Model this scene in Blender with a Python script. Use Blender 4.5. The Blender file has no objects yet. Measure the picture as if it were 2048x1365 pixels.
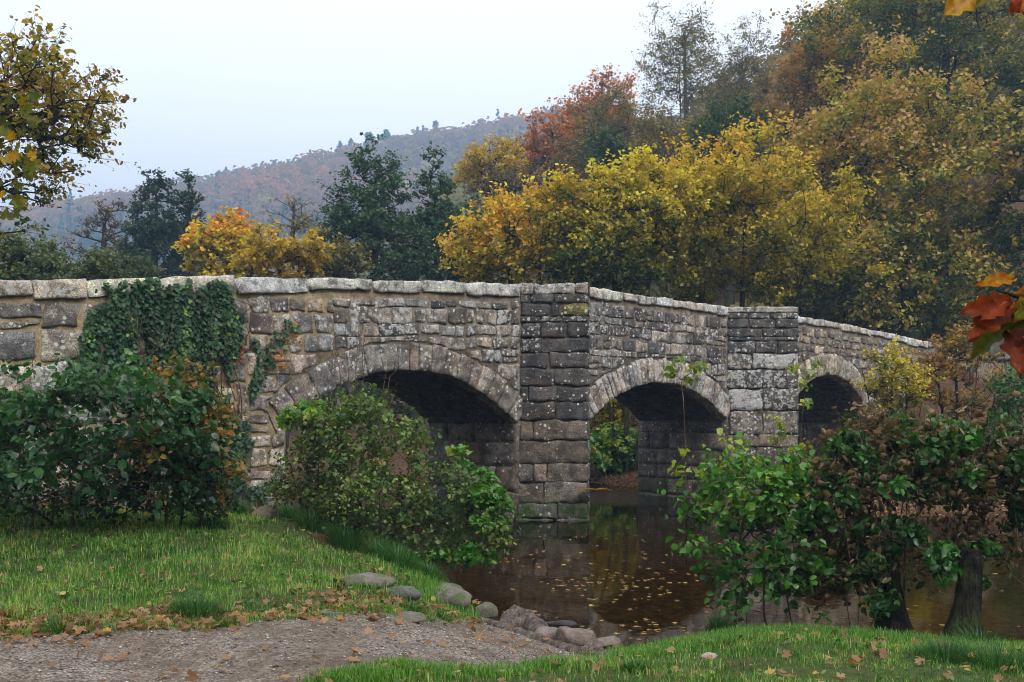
import bpy, math, random
import numpy as np
from mathutils import Vector, noise as mnoise

# ------------------------------------------------------------------ camera, world, sun, exposure
SC = bpy.context.scene
COL = SC.collection
F, CX, HZ, EYE = 2000.0, 1024.0, 840.0, 2.2      # photo pixels: focal length, centre column, horizon row; eye height above water
cam_d = bpy.data.cameras.new('camera'); cam = bpy.data.objects.new('camera', cam_d); COL.objects.link(cam)
cam.location = (0, 0, EYE); cam.rotation_euler = (math.radians(90), 0, 0)
cam_d.sensor_width = 36; cam_d.lens = 36 * F / 2048; cam_d.shift_y = (HZ - 682.5) / 2048
cam_d.clip_start = 0.05; cam_d.clip_end = 6000
SC.camera = cam
HAZE = 0.0012

SUN_EL, SUN_AZ = math.radians(48), math.radians(150)   # azimuth clockwise from +Y
world = bpy.data.worlds.new('World'); SC.world = world; world.use_nodes = True
wn = world.node_tree; wn.nodes.clear()
wo = wn.nodes.new('ShaderNodeOutputWorld'); bg = wn.nodes.new('ShaderNodeBackground')
sky = wn.nodes.new('ShaderNodeTexSky'); sky.sky_type = 'NISHITA'; sky.sun_disc = False
sky.sun_elevation = SUN_EL; sky.sun_rotation = SUN_AZ; sky.air_density = 1.0; sky.dust_density = 3.0; sky.ozone_density = 1.0
ovc = wn.nodes.new('ShaderNodeMixRGB'); ovc.inputs[0].default_value = 0.93          # cloud cover over the clear sky
ovc.inputs[2].default_value = (8.0, 7.85, 8.0, 1)
wn.links.new(sky.outputs[0], ovc.inputs[1]); wn.links.new(ovc.outputs[0], bg.inputs[0]); wn.links.new(bg.outputs[0], wo.inputs[0])
bg.inputs[1].default_value = 0.15
sl = bpy.data.lights.new('sun', 'SUN'); sl.energy = 1.5; sl.angle = math.radians(22); sl.color = (1, 0.95, 0.88)
so = bpy.data.objects.new('sun', sl); COL.objects.link(so)
sd = Vector((math.sin(SUN_AZ) * math.cos(SUN_EL), math.cos(SUN_AZ) * math.cos(SUN_EL), math.sin(SUN_EL)))
so.rotation_euler = (-sd).to_track_quat('-Z', 'Y').to_euler()
vs = SC.view_settings; SC.display_settings.display_device = 'sRGB'
vs.view_transform = 'Standard'; vs.look = 'None'; vs.exposure = 0.68; vs.gamma = 1.0; vs.use_curve_mapping = False
SC.render.engine = 'CYCLES'
cy = SC.cycles
cy.use_denoising = True; cy.filter_width = 1.0; cy.sample_clamp_indirect = 4.0; cy.max_bounces = 6; cy.diffuse_bounces = 3; cy.glossy_bounces = 2; cy.transmission_bounces = 4
cy.transparent_max_bounces = 8; cy.volume_bounces = 0; cy.caustics_reflective = False; cy.caustics_refractive = False
cy.use_adaptive_sampling = True; cy.adaptive_threshold = 0.01

# ------------------------------------------------------------------ helpers
def at(px, py, Z): return np.array([(px - CX) * Z / F, Z, EYE + (HZ - py) * Z / F])
def lin(*c): return tuple(c) + (1,) if len(c) == 3 else c
def tag(o, label=None, cat=None, group=None, kind=None):
    if label: o['label'] = label
    if cat: o['category'] = cat
    if group: o['group'] = group
    if kind: o['kind'] = kind
    return o
def link(name, me, parent=None, loc=None):
    o = bpy.data.objects.new(name, me); COL.objects.link(o)
    if parent: o.parent = parent
    if loc is not None: o.location = loc
    return o
def empty(name, loc, label=None, cat=None, group=None, kind=None, parent=None):
    o = bpy.data.objects.new(name, None); COL.objects.link(o); o.location = loc; o.empty_display_size = 0.2
    if parent: o.parent = parent
    return tag(o, label, cat, group, kind)
def tri_mesh(name, V, T, mat, tint=None, smooth=False, pattr=None):
    V = np.asarray(V, np.float32); T = np.asarray(T, np.int32)
    me = bpy.data.meshes.new(name); me.vertices.add(len(V)); me.vertices.foreach_set('co', V.ravel())
    me.loops.add(T.size); me.loops.foreach_set('vertex_index', T.ravel())
    me.polygons.add(len(T)); me.polygons.foreach_set('loop_start', np.arange(0, T.size, 3, dtype=np.int32))
    if smooth: me.polygons.foreach_set('use_smooth', np.ones(len(T), bool))
    me.update(calc_edges=True)
    if tint is not None:
        a = me.attributes.new('tint', 'FLOAT', 'FACE'); a.data.foreach_set('value', np.asarray(tint, np.float32))
    for k, v in (pattr or {}).items():
        a = me.attributes.new(k, 'FLOAT', 'POINT'); a.data.foreach_set('value', np.asarray(v, np.float32))
    me.materials.append(mat)
    return me
def unit(v): return v / np.maximum(np.linalg.norm(v, axis=-1, keepdims=True), 1e-9)
def rand_dirs(rng, n): return unit(rng.normal(size=(n, 3)))
def join(parts):
    Vs, Ts, off = [], [], 0
    for V, T in parts:
        Vs.append(V); Ts.append(T + off); off += len(V)
    return np.concatenate(Vs), np.concatenate(Ts)
def tubes(P0, P1, r0, r1, k=5):
    P0, P1 = np.asarray(P0, float), np.asarray(P1, float); n = len(P0)
    r0 = np.broadcast_to(np.asarray(r0, float), (n,)); r1 = np.broadcast_to(np.asarray(r1, float), (n,))
    ax = unit(P1 - P0); ref = np.where(np.abs(ax[:, 2:3]) > 0.9, np.array([[1., 0, 0]]), np.array([[0, 0, 1.]]))
    u = unit(np.cross(ax, ref)); v = np.cross(ax, u)
    a = np.arange(k) * 2 * math.pi / k
    ring = u[:, None] * np.cos(a)[None, :, None] + v[:, None] * np.sin(a)[None, :, None]
    V = np.concatenate([P0[:, None] + ring * r0[:, None, None], P1[:, None] + ring * r1[:, None, None]], 1).reshape(-1, 3)
    i = np.arange(k); j = (i + 1) % k
    t = np.concatenate([np.stack([i, j, k + j], 1), np.stack([i, k + j, k + i], 1)])
    T = (t[None] + (np.arange(n) * 2 * k)[:, None, None]).reshape(-1, 3)
    return V, T
def polyline_tube(pts, radii, k=8, rough=0.0, rng=None):
    pts = np.asarray(pts, float); n = len(pts)
    d = np.gradient(pts, axis=0); d = unit(d)
    ref = np.array([0, 0, 1.]) if abs(d[n // 2][2]) < 0.8 else np.array([1., 0, 0])
    u = unit(np.cross(d, ref)); v = np.cross(d, u)
    a = np.arange(k) * 2 * math.pi / k
    rad = np.asarray(radii, float)[:, None] * np.ones(k)[None]
    if rough: rad = rad * (1 + rough * rng.normal(size=rad.shape))
    V = (pts[:, None] + rad[..., None] * (u[:, None] * np.cos(a)[None, :, None] + v[:, None] * np.sin(a)[None, :, None])).reshape(-1, 3)
    T = []
    for q in range(n - 1):
        for i in range(k):
            j = (i + 1) % k
            T += [(q*k+i, q*k+j, (q+1)*k+j), (q*k+i, (q+1)*k+j, (q+1)*k+i)]
    V = np.concatenate([V, pts[:1], pts[-1:]])
    for i in range(k):
        j = (i + 1) % k
        T += [(n*k, j, i), (n*k+1, (n-1)*k+i, (n-1)*k+j)]
    return V, np.array(T)
def fbm(x, y, z, sc, oct=3):
    return np.array([mnoise.fractal(Vector((a*sc, b*sc, c*sc)), 0.8, 2.0, oct) for a, b, c in zip(np.ravel(x), np.ravel(y), np.ravel(z))]).reshape(np.shape(x))
def in_poly(x, y, poly):
    x, y = np.asarray(x), np.asarray(y); r = np.zeros(x.shape, bool); n = len(poly)
    for i in range(n):
        x1, y1 = poly[i]; x2, y2 = poly[(i+1) % n]
        c = (y1 > y) != (y2 > y)
        with np.errstate(divide='ignore', invalid='ignore'):
            r ^= c & (x < (x2-x1)*(y-y1)/(y2-y1 if y2 != y1 else 1e-9)+x1)
    return r
def seg_dist(x, y, pts, closed=False):
    x, y = np.asarray(x, float), np.asarray(y, float); best = np.full(x.shape, 1e9); n = len(pts)
    for i in range(n if closed else n-1):
        ax, ay = pts[i]; bx, by = pts[(i+1) % n]; dx, dy = bx-ax, by-ay
        t = np.clip(((x-ax)*dx+(y-ay)*dy)/(dx*dx+dy*dy), 0, 1)
        best = np.minimum(best, np.hypot(x-ax-t*dx, y-ay-t*dy))
    return best
def sstep(a, b, x):
    t = np.clip((np.asarray(x, float)-a)/(b-a), 0, 1); return t*t*(3-2*t)

# ------------------------------------------------------------------ node material helpers
class NT:
    def __init__(s, name):
        s.m = bpy.data.materials.new(name); s.m.use_nodes = True; s.t = s.m.node_tree; s.t.nodes.clear()
        s.out = s.n('ShaderNodeOutputMaterial')
    def n(s, ty, **kw):
        nd = s.t.nodes.new(ty)
        for k, v in kw.items(): setattr(nd, k, v)
        return nd
    def l(s, a, b): s.t.links.new(a, b)
    def put(s, sock, v):
        if isinstance(v, bpy.types.NodeSocket): s.l(v, sock)
        elif isinstance(v, tuple) and len(v) == 3: sock.default_value = v + (1,) if len(sock.default_value) == 4 else v
        else: sock.default_value = v
    def pos(s): return s.n('ShaderNodeNewGeometry').outputs['Position']
    def noise(s, sc, det=3, rough=0.55, vec=None, dist=0.0, out=0):
        nd = s.n('ShaderNodeTexNoise'); nd.inputs['Scale'].default_value = sc; nd.inputs['Detail'].default_value = det
        nd.inputs['Roughness'].default_value = rough; nd.inputs['Distortion'].default_value = dist
        s.l(vec or s.pos(), nd.inputs['Vector']); return nd.outputs[out]
    def ramp(s, fac, stops, interp='LINEAR'):
        r = s.n('ShaderNodeValToRGB'); r.color_ramp.interpolation = interp; e = r.color_ramp.elements
        while len(e) < len(stops): e.new(0.5)
        for el, (p, c) in zip(e, stops): el.position = p; el.color = lin(*c) if isinstance(c, tuple) else (c, c, c, 1)
        s.put(r.inputs[0], fac); return r.outputs[0]
    def mix(s, fac, a, b, mode='MIX'):
        m = s.n('ShaderNodeMixRGB', blend_type=mode); s.put(m.inputs[0], fac); s.put(m.inputs[1], a); s.put(m.inputs[2], b); return m.outputs[0]
    def math(s, op, a, b=None, c=None, clamp=False):
        m = s.n('ShaderNodeMath', operation=op, use_clamp=clamp); s.put(m.inputs[0], a)
        if b is not None: s.put(m.inputs[1], b)
        if c is not None: s.put(m.inputs[2], c)
        return m.outputs[0]
    def attr(s, name):
        a = s.n('ShaderNodeAttribute'); a.attribute_name = name; return a.outputs['Fac']
    def bump(s, h, strength, dist=0.02, normal=None):
        b = s.n('ShaderNodeBump'); b.inputs['Strength'].default_value = strength; b.inputs['Distance'].default_value = dist
        s.l(h, b.inputs['Height'])
        if normal: s.l(normal, b.inputs['Normal'])
        return b.outputs[0]
    def princ(s, col, rough=0.8, normal=None, spec=0.4):
        p = s.n('ShaderNodeBsdfPrincipled'); s.put(p.inputs['Base Color'], col); s.put(p.inputs['Roughness'], rough)
        p.inputs['Specular IOR Level'].default_value = spec
        if normal: s.l(normal, p.inputs['Normal'])
        s.l(p.outputs[0], s.out.inputs['Surface']); return p
    def sep(s, v):
        x = s.n('ShaderNodeSeparateXYZ'); s.l(v, x.inputs[0]); return x.outputs

def leaf_mat(name, stops, trans=0.35, gloss=0.08, rough=0.45):
    t = NT(name)
    col = t.ramp(t.attr('tint'), stops)
    df = t.n('ShaderNodeBsdfDiffuse'); t.l(col, df.inputs[0])
    tr = t.n('ShaderNodeBsdfTranslucent'); t.l(t.mix(1.0, col, (1.15, 1.2, 0.7), 'MULTIPLY'), tr.inputs[0])
    m1 = t.n('ShaderNodeMixShader'); m1.inputs[0].default_value = trans; t.l(df.outputs[0], m1.inputs[1]); t.l(tr.outputs[0], m1.inputs[2])
    gl = t.n('ShaderNodeBsdfGlossy'); gl.inputs['Roughness'].default_value = rough; gl.inputs['Color'].default_value = (1, 1, 1, 1)
    m2 = t.n('ShaderNodeMixShader'); m2.inputs[0].default_value = gloss; t.l(m1.outputs[0], m2.inputs[1]); t.l(gl.outputs[0], m2.inputs[2])
    t.l(m2.outputs[0], t.out.inputs['Surface'])
    return t.m
def bark_mat(name, a, b, moss=0.0):
    t = NT(name); p = t.pos()
    nz = t.noise(9, 4); c = t.ramp(nz, [(0.35, a), (0.65, b)])
    if moss: c = t.mix(t.math('MULTIPLY', t.ramp(t.noise(3, 3), [(0.45, 0.0), (0.6, 1.0)]), moss), c, (0.06, 0.09, 0.02))
    mp = t.n('ShaderNodeMapping'); mp.inputs['Scale'].default_value = (1, 1, 0.16); t.l(p, mp.inputs[0]); fi = t.noise(34, 5, 0.7, vec=mp.outputs[0], dist=0.6)
    c = t.mix(1.0, c, t.ramp(fi, [(0.36, 0.35), (0.62, 1.35)]), 'MULTIPLY')
    t.princ(c, 0.95, t.bump(fi, 1.0, 0.05), 0.15); return t.m

def stone_mat(name):
    t = NT(name); oi = t.n('ShaderNodeObjectInfo'); base = oi.outputs['Color']
    P = t.pos(); xyz = t.sep(P)
    med = t.noise(5.0, 4, 0.6); fine = t.noise(38, 4, 0.75); grain = t.noise(110, 3, 0.7)
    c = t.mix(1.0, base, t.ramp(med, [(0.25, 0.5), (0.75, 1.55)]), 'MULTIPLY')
    c = t.mix(1.0, c, t.ramp(fine, [(0.34, 0.45), (0.66, 1.9)]), 'MULTIPLY')
    c = t.mix(1.0, c, t.ramp(grain, [(0.3, 0.6), (0.7, 1.4)]), 'MULTIPLY')
    # warm rusty blush and dark weathering, each with its own patchy shape
    c = t.mix(t.math('MULTIPLY', t.ramp(t.noise(1.7, 3), [(0.5, 0.0), (0.72, 1.0)]), 0.22), c, (0.30, 0.20, 0.12))
    dk = t.ramp(t.noise(3.1, 5, 0.62, dist=0.4), [(0.45, 0.0), (0.58, 1.0)])
    c = t.mix(t.math('MULTIPLY', dk, 0.66), c, (0.042, 0.038, 0.037))
    # pale crusty lichen: blotches, amount from the stone itself
    ln = t.noise(8.5, 5, 0.6, dist=0.2); ln2 = t.noise(26, 3, 0.6)
    lm = t.math('ADD', t.math('MULTIPLY', ln, 0.72), t.math('MULTIPLY', ln2, 0.28))
    thr = t.math('SUBTRACT', 0.735, t.math('MULTIPLY', oi.outputs['Alpha'], 0.42))
    lich = t.math('MULTIPLY', t.math('SUBTRACT', lm, thr), 16.0, clamp=True)
    lcol = t.mix(t.noise(14, 3), (0.43, 0.43, 0.41), (0.70, 0.69, 0.66))
    c = t.mix(t.math('MULTIPLY', lich, 0.85), c, lcol)
    vo = t.n('ShaderNodeTexVoronoi'); vo.inputs['Scale'].default_value = 11; t.l(P, vo.inputs['Vector'])
    cs = t.sep(vo.outputs['Color']); rad = t.math('MULTIPLY', t.math('SUBTRACT', t.math('ADD', cs[0], t.math('MULTIPLY', oi.outputs['Alpha'], 0.5)), 0.64), 0.8)
    dot = t.math('MULTIPLY', t.math('SUBTRACT', rad, t.math('ADD', vo.outputs['Distance'], t.math('MULTIPLY', t.math('SUBTRACT', ln2, 0.5), 0.5))), 14.0, clamp=True)
    c = t.mix(t.math('MULTIPLY', dot, 0.9), c, (0.70, 0.69, 0.66))
    # moss by the waterline
    mz = t.math('MULTIPLY', t.math('SUBTRACT', 0.62, xyz[2]), 2.4, clamp=True)
    mm = t.math('MULTIPLY', mz, t.ramp(t.noise(4.5, 4), [(0.42, 0.0), (0.58, 1.0)]))
    c = t.mix(t.math('MULTIPLY', mm, 0.95), c, (0.045, 0.085, 0.016))
    h = t.math('ADD', t.math('MULTIPLY', t.noise(14, 5, 0.7), 1.0), t.math('MULTIPLY', fine, 0.5))
    t.princ(c, 0.9, t.bump(h, 1.0, 0.05), 0.25)
    return t.m
def mortar_mat():
    t = NT('lime_mortar'); xyz = t.sep(t.pos())
    n1 = t.noise(6, 5, 0.65); n2 = t.noise(60, 3)
    # tan lime on the town side of the bridge, greyer old mortar from the first pier on
    g = t.math('MULTIPLY', t.math('ADD', xyz[0], 4.6), 0.26, clamp=True)
    c = t.mix(g, t.ramp(n1, [(0.3, (0.11, 0.085, 0.052)), (0.5, (0.27, 0.21, 0.12)), (0.7, (0.40, 0.325, 0.205))]),
              t.ramp(n1, [(0.3, (0.075, 0.06, 0.045)), (0.5, (0.17, 0.14, 0.105)), (0.7, (0.30, 0.25, 0.19))]))
    c = t.mix(1.0, c, t.ramp(n2, [(0.3, 0.7), (0.7, 1.3)]), 'MULTIPLY')
    h = t.math('ADD', n1, t.math('MULTIPLY', n2, 0.4))
    t.princ(c, 0.95, t.bump(h, 0.9, 0.05), 0.2); return t.m
M = {}
M['stone'] = stone_mat('weathered_granite'); M['mortar'] = mortar_mat()
M['bark'] = bark_mat('bark_brown', (0.022, 0.018, 0.014), (0.075, 0.06, 0.047), 0.35)
M['bark_grey'] = bark_mat('bark_grey', (0.07, 0.06, 0.05), (0.19, 0.17, 0.145), 0.15)
M['bark_pale'] = bark_mat('bark_birch', (0.10, 0.09, 0.08), (0.36, 0.33, 0.29))
M['twig'] = bark_mat('twig_tan', (0.09, 0.055, 0.03), (0.20, 0.14, 0.09))
# ------------------------------------------------------------------ terrain
BD = np.array([0.734, 0.679]); BN = np.array([0.679, -0.734]); BO = np.array([0.18, 22.0])   # bridge: along, outward (towards us), origin at first pier
def bp(s, v=0.0, z=0.0):
    p = BO + BD*s - BN*v; return (p[0], p[1], z)
def to_sv(x, y):
    dx, dy = np.asarray(x)-BO[0], np.asarray(y)-BO[1]
    return dx*BD[0]+dy*BD[1], -(dx*BN[0]+dy*BN[1])
RIVER = [(14,2),(9.5,6.0),(7,7.9),(5.0,9.4),(3.6,10.1),(2.3,10.2),(1.7,9.7),(1.15,9.4),(.5,9.9),(0,10.35),(-.35,11.0),(-.62,12.2),(-.85,13.6),(-1.25,15.2),(-2.7,17.2),
         (-4.1,18.0),(-6.4,20.5),(-10,24.5),(-18,31),(-30,37),(-60,45),(-60,56),(-30,48),(-14,42),(-3,38),(2,36.5),(3.1,35),(4.2,32.6),(5.07,29.3),(5.3,27.3),
         (5.0,25.5),(4.7,23.9),(7,22.6),(10,23.2),(13,23.0),(18,17),(26,8),(30,-4)]
def ztop(s): return np.interp(s, [-24,-10.6,-7,-3.4,0,2.2,4.5,7.7,10.6,15.7,20,30], [3.2,4.25,4.68,4.96,5.2,5.32,5.28,5.28,5.32,5.15,4.96,4.4])
def ridge(x):   # crest height of the far hill
    return np.interp(x, [-900,-520,-358,-288,-218,-150,-80,6,120,300,900], [73,101,117,131,143,157,173,190,204,214,214])
def ground(x, y, detail=True):
    x, y = np.asarray(x, float), np.asarray(y, float)
    D = seg_dist(x, y, RIVER, True); inside = in_poly(x, y, RIVER)
    s, v = to_sv(x, y)
    B = 0.62 + 0.30*sstep(-1.5, -6, x)*sstep(9, 14, y)
    lowbank = sstep(2.5, 6, x)*sstep(14, 20, y)                     # leafy shoal on the far side
    B = B*(1-lowbank) + 0.22*lowbank
    h = B*(1-np.exp(-np.maximum(D, 0)/(0.9+2.8*sstep(-1.5, 0.6, x)*sstep(13, 11, y)))) + 0.04
    # bank behind the bridge between the second and third arch
    h = h + 0.8*sstep(1.0, 4.0, D)*sstep(28, 33, y)*(~inside)
    h = np.where(inside, -0.08-0.45*(1-np.exp(-D/0.5)), h)
    # road embankment at the right end
    emb = sstep(16.2, 19.5, s)*sstep(4.0, 0.5, np.abs(v-1.5)-2.2)
    up_ = lambda a, b: np.where(b > 0.05, np.maximum(a, b), a)
    h = up_(h, emb*(ztop(s)-1.05))
    emb2 = sstep(16.5, 24, s)*sstep(-11, -1.0, v)
    h = up_(h, emb2*3.2*(~inside))
    # wooded hillside to the right, fading to the valley floor behind
    q = (x-16)*0.86+(y-39)*0.5
    hs = 0.68*np.maximum(q, 0)**1.02; hs = hs*sstep(420, 120, y)+0*hs
    hs = np.where(v > 3.5, hs, 0)*sstep(3.5, 9, v)
    h = up_(h, np.minimum(hs, 95))
    # gentle rise beyond and the far hill
    far = ridge(x)*sstep(300, 720, y)*(1-0.35*sstep(760, 1500, y))
    h = up_(h, far + np.where(y > 90, 0.02*(y-90), 0))
    # the valley side behind the camera
    h = np.where(y < -20, h+np.minimum(0.6*np.maximum(-y-20, 0)**1.02, 60), h)
    if detail:
        n = 0.05*np.sin(x*1.7+1.3*np.sin(y*0.9))*np.sin(y*1.9+np.sin(x*1.1)) + 0.03*np.sin(x*4.1+y*2.3)*np.sin(y*3.7-x)
        h = h + n*np.where(inside, 0.8, sstep(0.0, 0.8, D))
    return h
def gz(x, y): return float(ground(np.array([x]), np.array([y]))[0])
def gpix(px, py):     # the ground point seen at a photo pixel
    zs = np.linspace(3.0, 60, 900); P = at(px, py, 1.0); ux, uz = P[0], P[2]-EYE
    g = np.maximum(ground(ux*zs, zs), -.02); r = EYE+uz*zs; k = np.argmax(r <= g)
    return np.array([ux*zs[k], zs[k], g[k]])
def gpoly(pts): return [tuple(gpix(*p)[:2]) for p in pts]

LAWN1 = gpoly([(-350,1040),(0,1018),(300,1028),(430,1022),(540,1035),(640,1085),(740,1118),(850,1160),(905,1195),(935,1226),(850,1240),(720,1226),(600,1240),(400,1258),(200,1266),(0,1278),(-350,1290)])
LAWN2 = gpoly([(1240,1318),(1330,1296),(1430,1268),(1600,1258),(1800,1258),(2048,1278),(2300,1310),(2300,1460),(1500,1460),(640,1440),(650,1362),(900,1342),(1100,1328)])
PATH = gpoly([(-420,1282),(0,1274),(200,1264),(400,1256),(600,1238),(740,1224),(830,1240),(940,1236),(1000,1258),(1080,1280),(1160,1302),(1230,1322),(1100,1334),(900,1350),(700,1372)])+[(0.2,4.4),(-0.2,3.2),(-5.2,3.2)]

def axis(fine0, fine1, step, lo, hi):
    a = list(np.arange(fine0, fine1+1e-6, step))
    d, p = step, fine1
    while p < hi: d = min(d*1.22, 45); p += d; a.append(p)
    d, p = step, fine0
    while p > lo: d = min(d*1.22, 45); p -= d; a.insert(0, p)
    return np.array(a)
gx, gy = axis(-7, 8, 0.14, -1500, 1500), axis(3.5, 20, 0.14, -130, 1600)
GX, GY = np.meshgrid(gx, gy); GZ = ground(GX.ravel(), GY.ravel()).reshape(GX.shape)
V = np.stack([GX.ravel(), GY.ravel(), GZ.ravel()], 1)
nx, ny = len(gx), len(gy)
I = (np.arange(ny-1)[:, None]*nx+np.arange(nx-1)[None]).ravel()
T = np.concatenate([np.stack([I, I+1, I+nx+1], 1), np.stack([I, I+nx+1, I+nx], 1)])
fx, fy = V[:, 0], V[:, 1]
lawn = np.maximum(in_poly(fx, fy, LAWN1), in_poly(fx, fy, LAWN2)).astype(float)
lawn = np.maximum(lawn, sstep(0.5, 2.5, seg_dist(fx, fy, RIVER, True))*(fy < 3)*0.8)
t = NT('ground_soil')
zz = t.sep(t.pos())[2]; n1 = t.noise(2.2, 4); n2 = t.noise(22, 4, 0.7); n3 = t.noise(90, 2)
soil = t.ramp(n2, [(0.3, (0.035, 0.024, 0.016)), (0.5, (0.085, 0.055, 0.035)), (0.7, (0.17, 0.105, 0.065))])
leafy = t.ramp(t.noise(9, 5, 0.75), [(0.35, (0.05, 0.028, 0.014)), (0.5, (0.12, 0.06, 0.028)), (0.66, (0.24, 0.125, 0.06))])
c = t.mix(t.ramp(n1, [(0.4, 0.2), (0.6, 0.9)]), soil, leafy)
turf = t.ramp(n2, [(0.3, (0.03, 0.05, 0.012)), (0.7, (0.07, 0.11, 0.025))])
c = t.mix(t.math('MULTIPLY', t.attr('lawn'), t.ramp(n1, [(0.3, 0.5), (0.55, 0.95)])), c, turf)
bed = t.ramp(t.noise(7, 5, 0.7), [(0.32, (0.020, 0.015, 0.006)), (0.5, (0.105, 0.073, 0.023)), (0.7, (0.27, 0.19, 0.068))])
c = t.mix(t.math('MULTIPLY', t.math('SUBTRACT', 0.02, zz), 20.0, clamp=True), c, bed)
t.princ(c, 0.95, t.bump(t.math('ADD', n2, t.math('MULTIPLY', n3, 0.4)), 0.8, 0.05), 0.2)
M['ground'] = t.m
tag(link('ground', tri_mesh('ground', V, T, M['ground'], smooth=True, pattr={'lawn': lawn})), 'river banks, valley floor and hillside soil', kind='structure')

# gravel path
ax_, ay_ = np.meshgrid(np.arange(-6, 2.2, 0.07), np.arange(3.2, 12, 0.07))
pv = in_poly(ax_.ravel(), ay_.ravel(), PATH)
Pz = ground(ax_.ravel(), ay_.ravel())+0.008
V = np.stack([ax_.ravel(), ay_.ravel(), Pz], 1); nx, ny = ax_.shape[1], ax_.shape[0]
I = (np.arange(ny-1)[:, None]*nx+np.arange(nx-1)[None]).ravel()
T = np.concatenate([np.stack([I, I+1, I+nx+1], 1), np.stack([I, I+nx+1, I+nx], 1)])
T = T[pv[T].all(1)]; u_, inv = np.unique(T, return_inverse=True)
t = NT('gravel')
vo = t.n('ShaderNodeTexVoronoi'); vo.inputs['Scale'].default_value = 65; t.l(t.pos(), vo.inputs['Vector'])
g1 = t.ramp(t.sep(vo.outputs['Color'])[0], [(0.0, (0.062, 0.050, 0.041)), (0.5, (0.165, 0.138, 0.114)), (1.0, (0.38, 0.335, 0.285))])
brown = t.ramp(t.noise(12, 4, 0.7), [(0.3, (0.065, 0.045, 0.032)), (0.7, (0.20, 0.148, 0.105))])
c = t.mix(t.ramp(t.noise(1.1, 4, 0.6), [(0.38, 0.05), (0.62, 0.85)]), g1, brown)
c = t.mix(1.0, c, t.ramp(t.noise(3.3, 4), [(0.3, 0.72), (0.7, 1.15)]), 'MULTIPLY')
t.princ(c, 0.95, t.bump(t.math('MULTIPLY', vo.outputs['Distance'], -1.0), 0.9, 0.012), 0.2)
M['gravel'] = t.m
tag(link('gravel_path', tri_mesh('gravel_path', V[u_], inv.reshape(-1, 3), M['gravel'], smooth=True)), 'grey brown gravel path in the foreground', kind='structure')

# water
t = NT('river_water'); P = t.pos(); xyz = t.sep(P)
mp = t.n('ShaderNodeMapping'); mp.inputs['Rotation'].default_value = (0, 0, math.radians(-43)); mp.inputs['Scale'].default_value = (2.2, 0.9, 1); t.l(P, mp.inputs[0])
calm = t.noise(1.6, 3, 0.5, vec=mp.outputs[0]); small = t.noise(9, 3, 0.6, vec=mp.outputs[0])
dv = t.n('ShaderNodeVectorMath', operation='DISTANCE'); t.l(P, dv.inputs[0]); dv.inputs[1].default_value = (3.2, 28.4, 0)
rap = t.math('SUBTRACT', 1.0, t.math('MULTIPLY', dv.outputs['Value'], 0.34), clamp=True)
h = t.math('ADD', t.math('MULTIPLY', calm, 0.28), t.math('MULTIPLY', small, t.math('ADD', 0.045, t.math('MULTIPLY', rap, 14.0))))
nm = t.bump(h, 0.35, 0.03)
fr = t.n('ShaderNodeFresnel'); fr.inputs['IOR'].default_value = 1.33; t.l(nm, fr.inputs['Normal'])
gl = t.n('ShaderNodeBsdfGlossy'); gl.inputs['Roughness'].default_value = 0.03; t.l(nm, gl.inputs['Normal'])
tp = t.n('ShaderNodeBsdfTransparent'); tp.inputs[0].default_value = (0.54, 0.45, 0.21, 1)
mx = t.n('ShaderNodeMixShader'); t.l(fr.outputs[0], mx.inputs[0]); t.l(tp.outputs[0], mx.inputs[1]); t.l(gl.outputs[0], mx.inputs[2])
t.l(mx.outputs[0], t.out.inputs['Surface']); M['water'] = t.m
tag(link('river', tri_mesh('river', [(-70, -10, 0), (34, -10, 0), (34, 62, 0), (-70, 62, 0)], [(0, 1, 2), (0, 2, 3)], M['water'])), 'dark peaty river flowing under the bridge', kind='structure')

# ------------------------------------------------------------------ bridge
ARCH = [(-5.82, -0.12, 2.12, 3.20), (2.22, 7.70, 2.20, 3.15), (10.6, 15.7, 2.10, 3.60)]
RING = [0.56, 0.62, 0.66]
def circ(a):
    s0, s1, zs, zc = a; h = (s1-s0)/2; r = zc-zs; R = (h*h+r*r)/(2*r); return (s0+s1)/2, zc-R, R
WID = 3.1
bridge = empty('stone_bridge', bp(0, 1.5, 0), 'old three arched granite bridge with pointed piers over the river', 'bridge')
bl = np.array(bridge.location)
def pathless(o): o.matrix_parent_inverse.identity(); return o

# core (mortar bed behind the facing stones)
ss = []
for q in np.arange(-24, 30.01, 0.25): ss.append(q)
for a in ARCH:
    ss += [a[0]-1e-3, a[0]+1e-3, a[1]-1e-3, a[1]+1e-3] + list(np.linspace(a[0]+0.02, a[1]-0.02, 30))
ss = sorted(ss); prof = []
for s in ss:
    zb = -0.8
    for a in ARCH:
        if a[0] < s < a[1]:
            c0, cz, R = circ(a); R += 0.03; zb = max(a[2], cz+math.sqrt(max(R*R-(s-c0)**2, 0)))
    zt = float(ztop(s))-0.16; dk = zt-0.85
    f = 0.014
    prof.append([bp(s, v, z) for v, z in ((f, zb), (f, zt), (0.42, zt), (0.42, dk), (WID-0.42, dk), (WID-0.42, zt), (WID, zt), (WID, zb))])
V = np.array(prof).reshape(-1, 3)-bl; T = []; k = 8
for i in range(len(ss)-1):
    for j in range(k):
        a, b = i*k+j, i*k+(j+1) % k; T += [(a, b, b+k), (a, b+k, a+k)]
for base in (0, (len(ss)-1)*k):
    for tri in ((0, 1, 2), (0, 2, 3), (0, 3, 4), (0, 4, 7), (4, 5, 6), (4, 6, 7)): T.append(tuple(base+q for q in tri))
core = link('masonry_core', tri_mesh('masonry_core', V, T, M['mortar']), bridge)

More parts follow.
